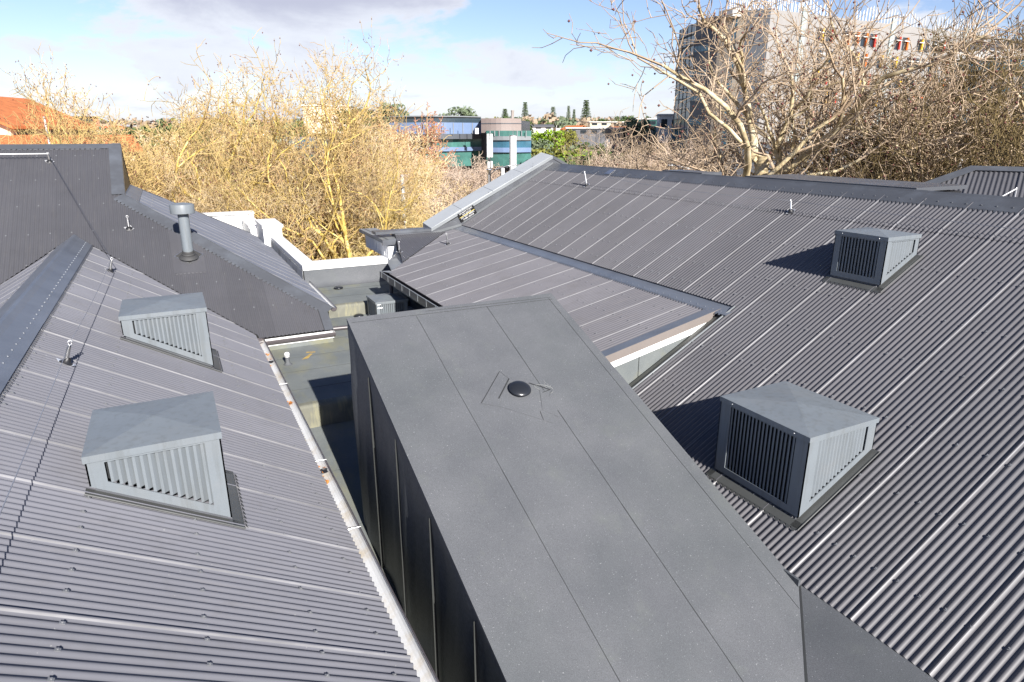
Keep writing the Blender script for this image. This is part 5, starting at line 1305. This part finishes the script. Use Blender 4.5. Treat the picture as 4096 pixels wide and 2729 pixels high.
mb = MB(); wallpoly(mb, C1, D1, -1.8, TZ + .1); 
fd = Vector((D1[0] - C1[0], D1[1] - C1[1], 0)); FL = fd.length; fd /= FL; fn = Vector((fd.y, -fd.x, 0)); fn = fn if fn.y < 0 else -fn
mb.build('facade', CONC, big)
mb = MB(); wallpoly(mb, (124.2, 117), (258, 121), GB, -1.8); mb.build('podium', SLATE, big)
mb = MB(); wallpoly(mb, (126, 116.8), (150, 117.6), GB, -4.5); mb.build('podium_glazing', GLASSG, big)
P3 = lambda s, z, o=0.0: Vector((C1[0], C1[1], 0)) + fd * s + fn * o + Vector((0, 0, z))
for s in (10.0, 43.0, 75): mb = MB(); mb.prism([P3(s, -1.5), P3(s + 1.5, -1.5), P3(s + 1.5, TZ + 1.4), P3(s, TZ + 1.4)], fn * .35); mb.build('pilaster', material('greenish_strip', (.33, .38, .37), .5), big)
rows = [22.2, 17.6, 13.0, 8.4, 3.8, .2]
rw = random.Random(4); nwin = 0
for ri, z in enumerate(rows):
    s = 16.0 + (ri % 2) * 1.0
    while s < 100 and nwin < 96:
        grp = rw.choice((2, 3, 4))
        for g in range(grp):
            if s > 40.5 and s < 45: s = 45.5
            if (ri == 5 and s > 26): break
            nwin += 1
            wn = MB(); wn.prism([P3(s, z - 1.5, .02), P3(s + 1.9, z - 1.5, .02), P3(s + 1.9, z + 1.5, .02), P3(s, z + 1.5, .02)], fn * .05)
            w = wn.build('window', material('dark_window', (.02, .028, .035), .12, spec=.8), big)
            fm = MB(); fm.prism([P3(s - .1, z + .5, .02), P3(s + 1.9, z + .5, .02), P3(s + 1.9, z + .68, .02), P3(s - .1, z + .68, .02)], fn * .7); fm.build('light_shelf', WHT, w)
            cm = rw.choice((REDF, ORAF, YELF, ORAF, REDF, None, None))
            if cm: f_ = MB(); f_.prism([P3(s + 1.45, z - 1.5, .07), P3(s + 2.0, z - 1.5, .07), P3(s + 2.0, z + 1.5, .07), P3(s + 1.45, z + 1.5, .07)], fn * .4); f_.build('fin', cm, w)
            s += 3.3
        s += 3.0
mb = MB()
for i in range(170):
    s = -9 + i * .62
    if 24 < s < 33 or 62 < s < 68: continue
    h = 3.6 + .8 * math.sin(i * .5); a = P3(s, TZ, -3.0 - 1.2 * (i % 2)); mb.prism([a, a + fd * .16, a + fd * .16 + Vector((0, 0, h)), a + Vector((0, 0, h))], fn * .12)
mb.build('roof_screen', WHT, big)
mb = MB(); mb.prism([P3(-6.5, TZ - 1, -5), P3(-2, TZ - 1, -5), P3(-2, TZ + 1.2, -5), P3(-6.5, TZ + .5, -5)], -fn * 4); mb.build('roof_plant_room', WHT, big)
mb = MB(); mb.prism([(124, 144, GB), (120.2, 134, GB), (121.2, 121.5, GB), (124.6, 116.6, GB), (258, 119.2, GB), (258, 150, GB), (130, 150, GB)], (0, 0, TZ - 1 - GB)); mb.build('core', SLATE, big)
under(big)
sec = tag(empty('office_building', (220, 100, -13)), 'banded grey office building beyond the tall one at far right', 'building')
def polbox(px0, px1, d, ytop, ybot):
    x0, y0 = pol(px0, d); x1, y1 = pol(px1, d); zt = d * (538 - ytop) / math.hypot(2738, px0 - 2048); zb = d * (538 - ybot) / math.hypot(2738, px0 - 2048); return (x0, y0), (x1, y1), zb, zt
a, b, zb_, zt_ = polbox(3760, 4300, 118, 205, 700)
mb = MB(); wallpoly(mb, a, b, zb_, zt_, 12); mb.build('wall', SLR, sec)
for k in range(6):
    mb = MB(); zz = zt_ - 1.2 - k * 3.4; wallpoly(mb, (a[0] - .4, a[1] - .3), (b[0] - .4, b[1] - .3), zz - 1.0, zz, .3); mb.build('spandrel', CONC if k % 2 else WHT, sec)
    mb = MB(); wallpoly(mb, (a[0] - .2, a[1] - .15), (b[0] - .2, b[1] - .15), zz - 2.6, zz - 1.1, .2); mb.build('window_band', GLASS, sec)
under(sec)
# curved glass building
cb = tag(empty('curved_building', (65, 146, -13)), 'low curved building of blue glass and taupe bands behind the bare trees', 'building')
TAUPE = material('taupe_band', (.26, .21, .19), .6, var=.05); BLUEW = material('blue_panel', (.17, .24, .38), .3, spec=.6, var=.10, vscale=.2)
def arc(px0, px1, d0, bulge, n=16):
    out = []
    for i in range(n + 1):
        f = i / n; x, y = pol(px0 + (px1 - px0) * f, d0 - bulge * math.sin(math.pi * min(1, f * 1.0)) ); out.append((x, y))
    return out
def band(pts, z0, z1, mat, name, off=0.0, th=.4):
    mb = MB(); cx, cy = pol(1850, 200)
    for a, b in zip(pts, pts[1:]):
        a_, b_ = Vector((a[0], a[1], 0)), Vector((b[0], b[1], 0)); n = Vector((-a_.x, -a_.y, 0)).normalized() * off
        n2_ = Vector((-b_.x, -b_.y, 0)).normalized() * off
        mb.prism([a_ + n + Vector((0, 0, z0)), b_ + n2_ + Vector((0, 0, z0)), b_ + n2_ + Vector((0, 0, z1)), a_ + n + Vector((0, 0, z1))], Vector((a[0], a[1], 0)).normalized() * th)
    return mb.build(name, mat, cb)
zc_ = lambda yy, d=160: d * (538 - yy) / 2738 * .99
lft = arc(1560, 1925, 168, 6); rgt = arc(1925, 2085, 160, 2, 8); low = arc(1945, 2125, 158, 2, 8)
band(lft, zc_(492), zc_(470), material('dark_glass_band', (.04, .06, .075), .15, spec=.8, var=.2), 'roof_glazing', th=4)
band(lft, zc_(536), zc_(492), BLUEW, 'upper_wall', .3, th=4); band(lft, zc_(470), zc_(466), CAPL, 'roof_edge', .6, th=5)
band(lft, zc_(556), zc_(536), SLATE, 'ledge', 1.6); band(lft, zc_(588), zc_(554), GLASSG, 'glazing', .1); band(lft, zc_(604), zc_(588), BLUEW, 'spandrel', .8); band(lft, zc_(665), zc_(604), GLASSG, 'lower_glazing', .1)
band(rgt, zc_(532), zc_(477), TAUPE, 'upper_wall', .4, th=8); band(rgt, zc_(498), zc_(495), SLATE, 'shadow_gap', .5)
band(low, zc_(545), zc_(524), GLASSG, 'glazing', .3, th=4); band(low, zc_(560), zc_(545), CAPL, 'spandrel', .8); band(low, zc_(588), zc_(560), GLASS, 'glazing', .3); band(low, zc_(606), zc_(588), BLUEW, 'spandrel', .8); band(low, zc_(660), zc_(606), GLASSG, 'lower_glazing', .2)
for i, (px, a0, a1) in enumerate([(1700 + 38 * k, 494, 535) for k in range(6)]):
    mb = MB(); x, y = pol(px, 160.5); mb.box(x - .08, x + .08, y - .08, y + .08, zc_(a1), zc_(a0)); mb.build('mullion', CAPL, cb)
for i in range(9):
    mb = MB(); x, y = pol(1960 + 18 * i, 156); mb.box(x - .1, x + .1, y - .1, y + .1, zc_(545), zc_(524)); mb.build('mullion', CAPL, cb)
mb = MB(); x, y = pol(2050, 160); mb.tube([(x, y, zc_(484)), (x, y, zc_(450))], .32, 12); mb.tube([(x, y, zc_(452)), (x, y, zc_(446))], .38, 12); mb.build('chimney', material('chimney_pipe', (.3, .26, .23), .5), cb, smooth=True, angle=40)
mb = MB(); x, y = pol(1906, 158); mb.box(x - .4, x + .4, y - .3, y + .3, zc_(536), zc_(514)); mb.build('riser', WHT, cb)
mb = MB(); x0, y0 = pol(1565, 176); x1, y1 = pol(2070, 170); x2, y2 = pol(2120, 190); x3, y3 = pol(1560, 195); gb = gz(x0, y0) - 1
mb.prism([(x0, y0, gb), (x1, y1, gb), (x2, y2, gb), (x3, y3, gb)], (0, 0, zc_(480) - gb)); mb.build('core', SLATE, cb)
under(cb)
# glassy block seen through the golden crowns
gbk = tag(empty('office_building', (20, 70, -13)), 'glass fronted block glimpsed through the golden bare trees', 'building')
a, b, z0, z1 = polbox(1130, 1560, 120, 548, 860)
mb = MB(); wallpoly(mb, a, b, z0, z1, 10); mb.build('wall', SLR, gbk)
for k in range(5):
    mb = MB(); zz = z1 - .4 - k * 2.4; wallpoly(mb, (a[0], a[1] - .4), (b[0], b[1] - .4), zz - 1.4, zz, .3); mb.build('window_band', GLASSG if k % 2 else GLASS, gbk)
under(gbk)

# houses
def house(px, d, ytop, ybase, w, dep, wallm, roofm, label, ang=0.0, rise=.32, flatroof=False, wins=3):
    x, y = pol(px, d); zt = d * (538 - ytop) / math.hypot(2738, px - 2048); zb = d * (538 - ybase) / math.hypot(2738, px - 2048)
    t = empty('house', (x, y, zb), ang); tag(t, label, 'house', 'houses on the hillside')
    h = (zt - zb); hw = h * (1 - rise)
    mb = MB(); mb.box(-w / 2, w / 2, -dep / 2, dep / 2, -6, hw); 
    if not flatroof: mb.prism([(-w / 2 + .02, -dep / 2, hw), (-w / 2 + .02, dep / 2, hw), (-w / 2 + .02, 0, h - .1)], (w - .04, 0, 0))
    mb.build('wall', wallm, t)
    mb = MB(); o = .5
    if flatroof: mb.box(-w / 2 - o, w / 2 + o, -dep / 2 - o, dep / 2 + o, hw, h)
    else:
        for sg_ in (-1, 1): mb.prism([(-w / 2 - o, sg_ * (dep / 2 + o), hw - .25), (w / 2 + o, sg_ * (dep / 2 + o), hw - .25), (w / 2 + o, 0, h), (-w / 2 - o, 0, h)], (0, 0, .18))
    mb.build('roof', roofm, t)
    for i in range(wins):
        cx = -w / 2 + w * (i + .5) / wins; mb = MB(); mb.box(cx - w / wins * .28, cx + w / wins * .28, -dep / 2 - .04, -dep / 2 + .02, hw * .35, hw * .8); mb.build('window', material('dark_window', (.02, .028, .035), .12, spec=.8), t)
    return t
house(2150, 260, 502, 522, 11, 8, WHT, SLR, 'white house with dark hipped roof just above the bright green tree', R(-25))
house(2280, 290, 494, 508, 12, 8, WHT, SLR, 'small white house near the skyline left of the tallest pine', R(-30))
house(2300, 230, 506, 545, 6, 7, CREAM, TILE, 'narrow cream gabled house on the slope', R(-70))
house(2372, 210, 512, 545, 16, 9, SLR, WHT, 'wide grey modern house with a thin white roof', R(-30), .12, True, 5)
house(2430, 260, 490, 510, 14, 8, CREAM, WHT, 'cream flat roofed house above the grey one', R(-30), .15, True, 4)
house(2360, 300, 488, 503, 13, 8, CREAM, SLR, 'cream house half hidden below the tallest pine', R(-25), .3, False, 3)
house(2530, 240, 510, 530, 13, 8, WHT, TILE, 'low white house with brownish roof right of the hillside trees', R(-35))
house(2625, 250, 478, 512, 14, 10, GLASSG, WHT, 'teal glass block with pale roof at the right end of the hillside', R(-35), .12, True, 4)
house(2690, 230, 462, 535, 10, 10, WHT, WHT, 'tall white block left of the glass end of the tall building', R(-35), .08, True, 3)
house(1310, 260, 428, 470, 16, 10, CREAM, WHT, 'cream building on the horizon behind the golden trees', R(-10), .15, True, 0)
house(285, 120, 470, 506, 7, 6, material('brick', (.45, .19, .10), .8, var=.1), SLR, 'small brick block on the horizon at left', R(10), .05, True, 2)
house(205, 115, 488, 515, 7, 6, WHT, SLR, 'white gabled house left of the brick block', R(15))
house(275, 110, 506, 530, 6, 5, WHT, TILE, 'small white house below the brick block', R(20))
house(420, 170, 508, 524, 6, 5, WHT, TILE, 'tiny white house with an orange roof behind the left gable corner', R(10))
h1 = house(-40, 62, 400, 590, 9, 9, CREAM, TILE, 'cream house with a large orange tiled roof at the left edge', R(65), .55, False, 3)
h2 = house(120, 56, 550, 620, 11, 8, CREAM, TILE, 'low orange tiled roof just above the left ridge', R(8), .55, False, 4)
h3 = house(1480, 60, 870, 980, 14, 9, CREAM, TILE, 'orange tiled roof low behind the golden trees and far parapet', R(20), .6, False, 3)
h4 = house(820, 75, 800, 860, 24, 8, SLR, WHT, 'long low building with pale roof edges behind the flue', R(-12), .2, True, 6)

# masts and poles
def pole(name, px, d, y0, y1, r0, r1, label, mat, cat='pole', grp=None):
    x, y = pol(px, d); k = math.hypot(2738, px - 2048); zb = gz(x, y); zt = d * (538 - y0) / k
    t = tag(empty(name, (x, y, zb)), label, cat, grp)
    mb = MB(); mb.tube([(0, 0, 0), (0, 0, (zt - zb) * .5), (0, 0, zt - zb)], [r0, (r0 + r1) / 2, r1], 16); mb.build('shaft', mat, t, smooth=True, angle=50)
    return t, zt - zb
POLEM = material('pale_painted_pole', (.62, .63, .63), .45, var=.05)
t, h = pole('monopole', 2052, 50, 543, 690, .30, .26, 'thick white cylindrical mast right of the antenna mast', POLEM, 'mast')
mb = MB(); mb.tube([(0, 0, h), (0, 0, h + .04)], .28, 16); mb.tube([(.0, 0, h), (0, 0, h + .5)], .015, 6); mb.build('cap', GALV, t)
t, h = pole('antenna_mast', 1955, 48, 560, 745, .12, .09, 'antenna mast with two tall white panels', GALV, 'mast')
for sx_ in (-.13, .13):
    mb = MB(); mb.box(sx_ - .085, sx_ + .085, -.18, -.06, h - 1.15, h + .42); mb.build('antenna_panel', WHT, t)
mb = MB(); mb.box(-.2, -.04, -.2, -.05, h - 1.9, h - 1.45); mb.box(.04, .19, -.2, -.05, h - 1.85, h - 1.42); mb.build('radio_unit', WHT, t)
mb = MB(); mb.lathe([(.22, h - 2.0), (.20, h - 1.95), (.10, h - 2.25)], k=14); mb.box(-.17, -.03, -.18, -.05, h - 3.1, h - 2.35); mb.build('radio_unit', GALV, t)
for i in range(3):
    mb = MB(); mb.tube([(-.1 + .1 * i, -.1, h - 1.2), (-.12 + .1 * i, -.16, h - 1.35), (-.08 + .08 * i, -.12, h - 1.5), (-.05 + .05 * i, -.1, h - 2.2), (-.07 + .07 * i, -.14, h - 3.0)], .022, 6); mb.build('cable', BLACKR, t)
mb = MB(); mb.tube([(.12, 0, h - 2.35), (.5, -.2, h - 1.95), (1.2, -.5, h - 1.75), (1.8, -.8, h - 1.68)], .035, 8); mb.build('lamp_arm', GALV, t, smooth=True)
mb = MB(); mb.box(1.75, 2.2, -1.0, -.85, h - 1.72, h - 1.65); mb.build('lamp_head', GALV, t)
pole('post', 2010, 47, 668, 705, .14, .14, 'short white post between the two masts', POLEM, 'post', 'white posts behind the roofs')
pole('post', 1600, 42, 695, 900, .13, .11, 'flaking white post among the golden twigs', POLEM, 'post', 'white posts behind the roofs')
t, h = pole('street_lamp', 2828, 44, 622, 690, .10, .08, 'white street lamp with a long arm behind the main ridge', POLEM, 'lamp')
mb = MB(); mb.tube([(0, 0, h - .75), (-.9, .45, h - .72), (-1.7, .85, h - .55)], .035, 8); mb.build('lamp_arm', POLEM, t)
mb = MB(); mb.box(-2.1, -1.65, .8, 1.0, h - .58, h - .50); mb.build('lamp_head', POLEM, t)
pole('post', 3862, 30, 620, 700, .09, .08, 'white post behind the far right hipped roof', POLEM, 'post', 'white posts behind the roofs')
pole('street_lamp', 190, 45, 470, 590, .07, .05, 'thin pale lamp post leaning among the twigs at left', POLEM, 'lamp')
# ------------------------------------------------------------------ lift everything so that the ground is at z = 0
for o in list(scn.objects):
    if o.parent is None and o is not cam: o.location.z += H
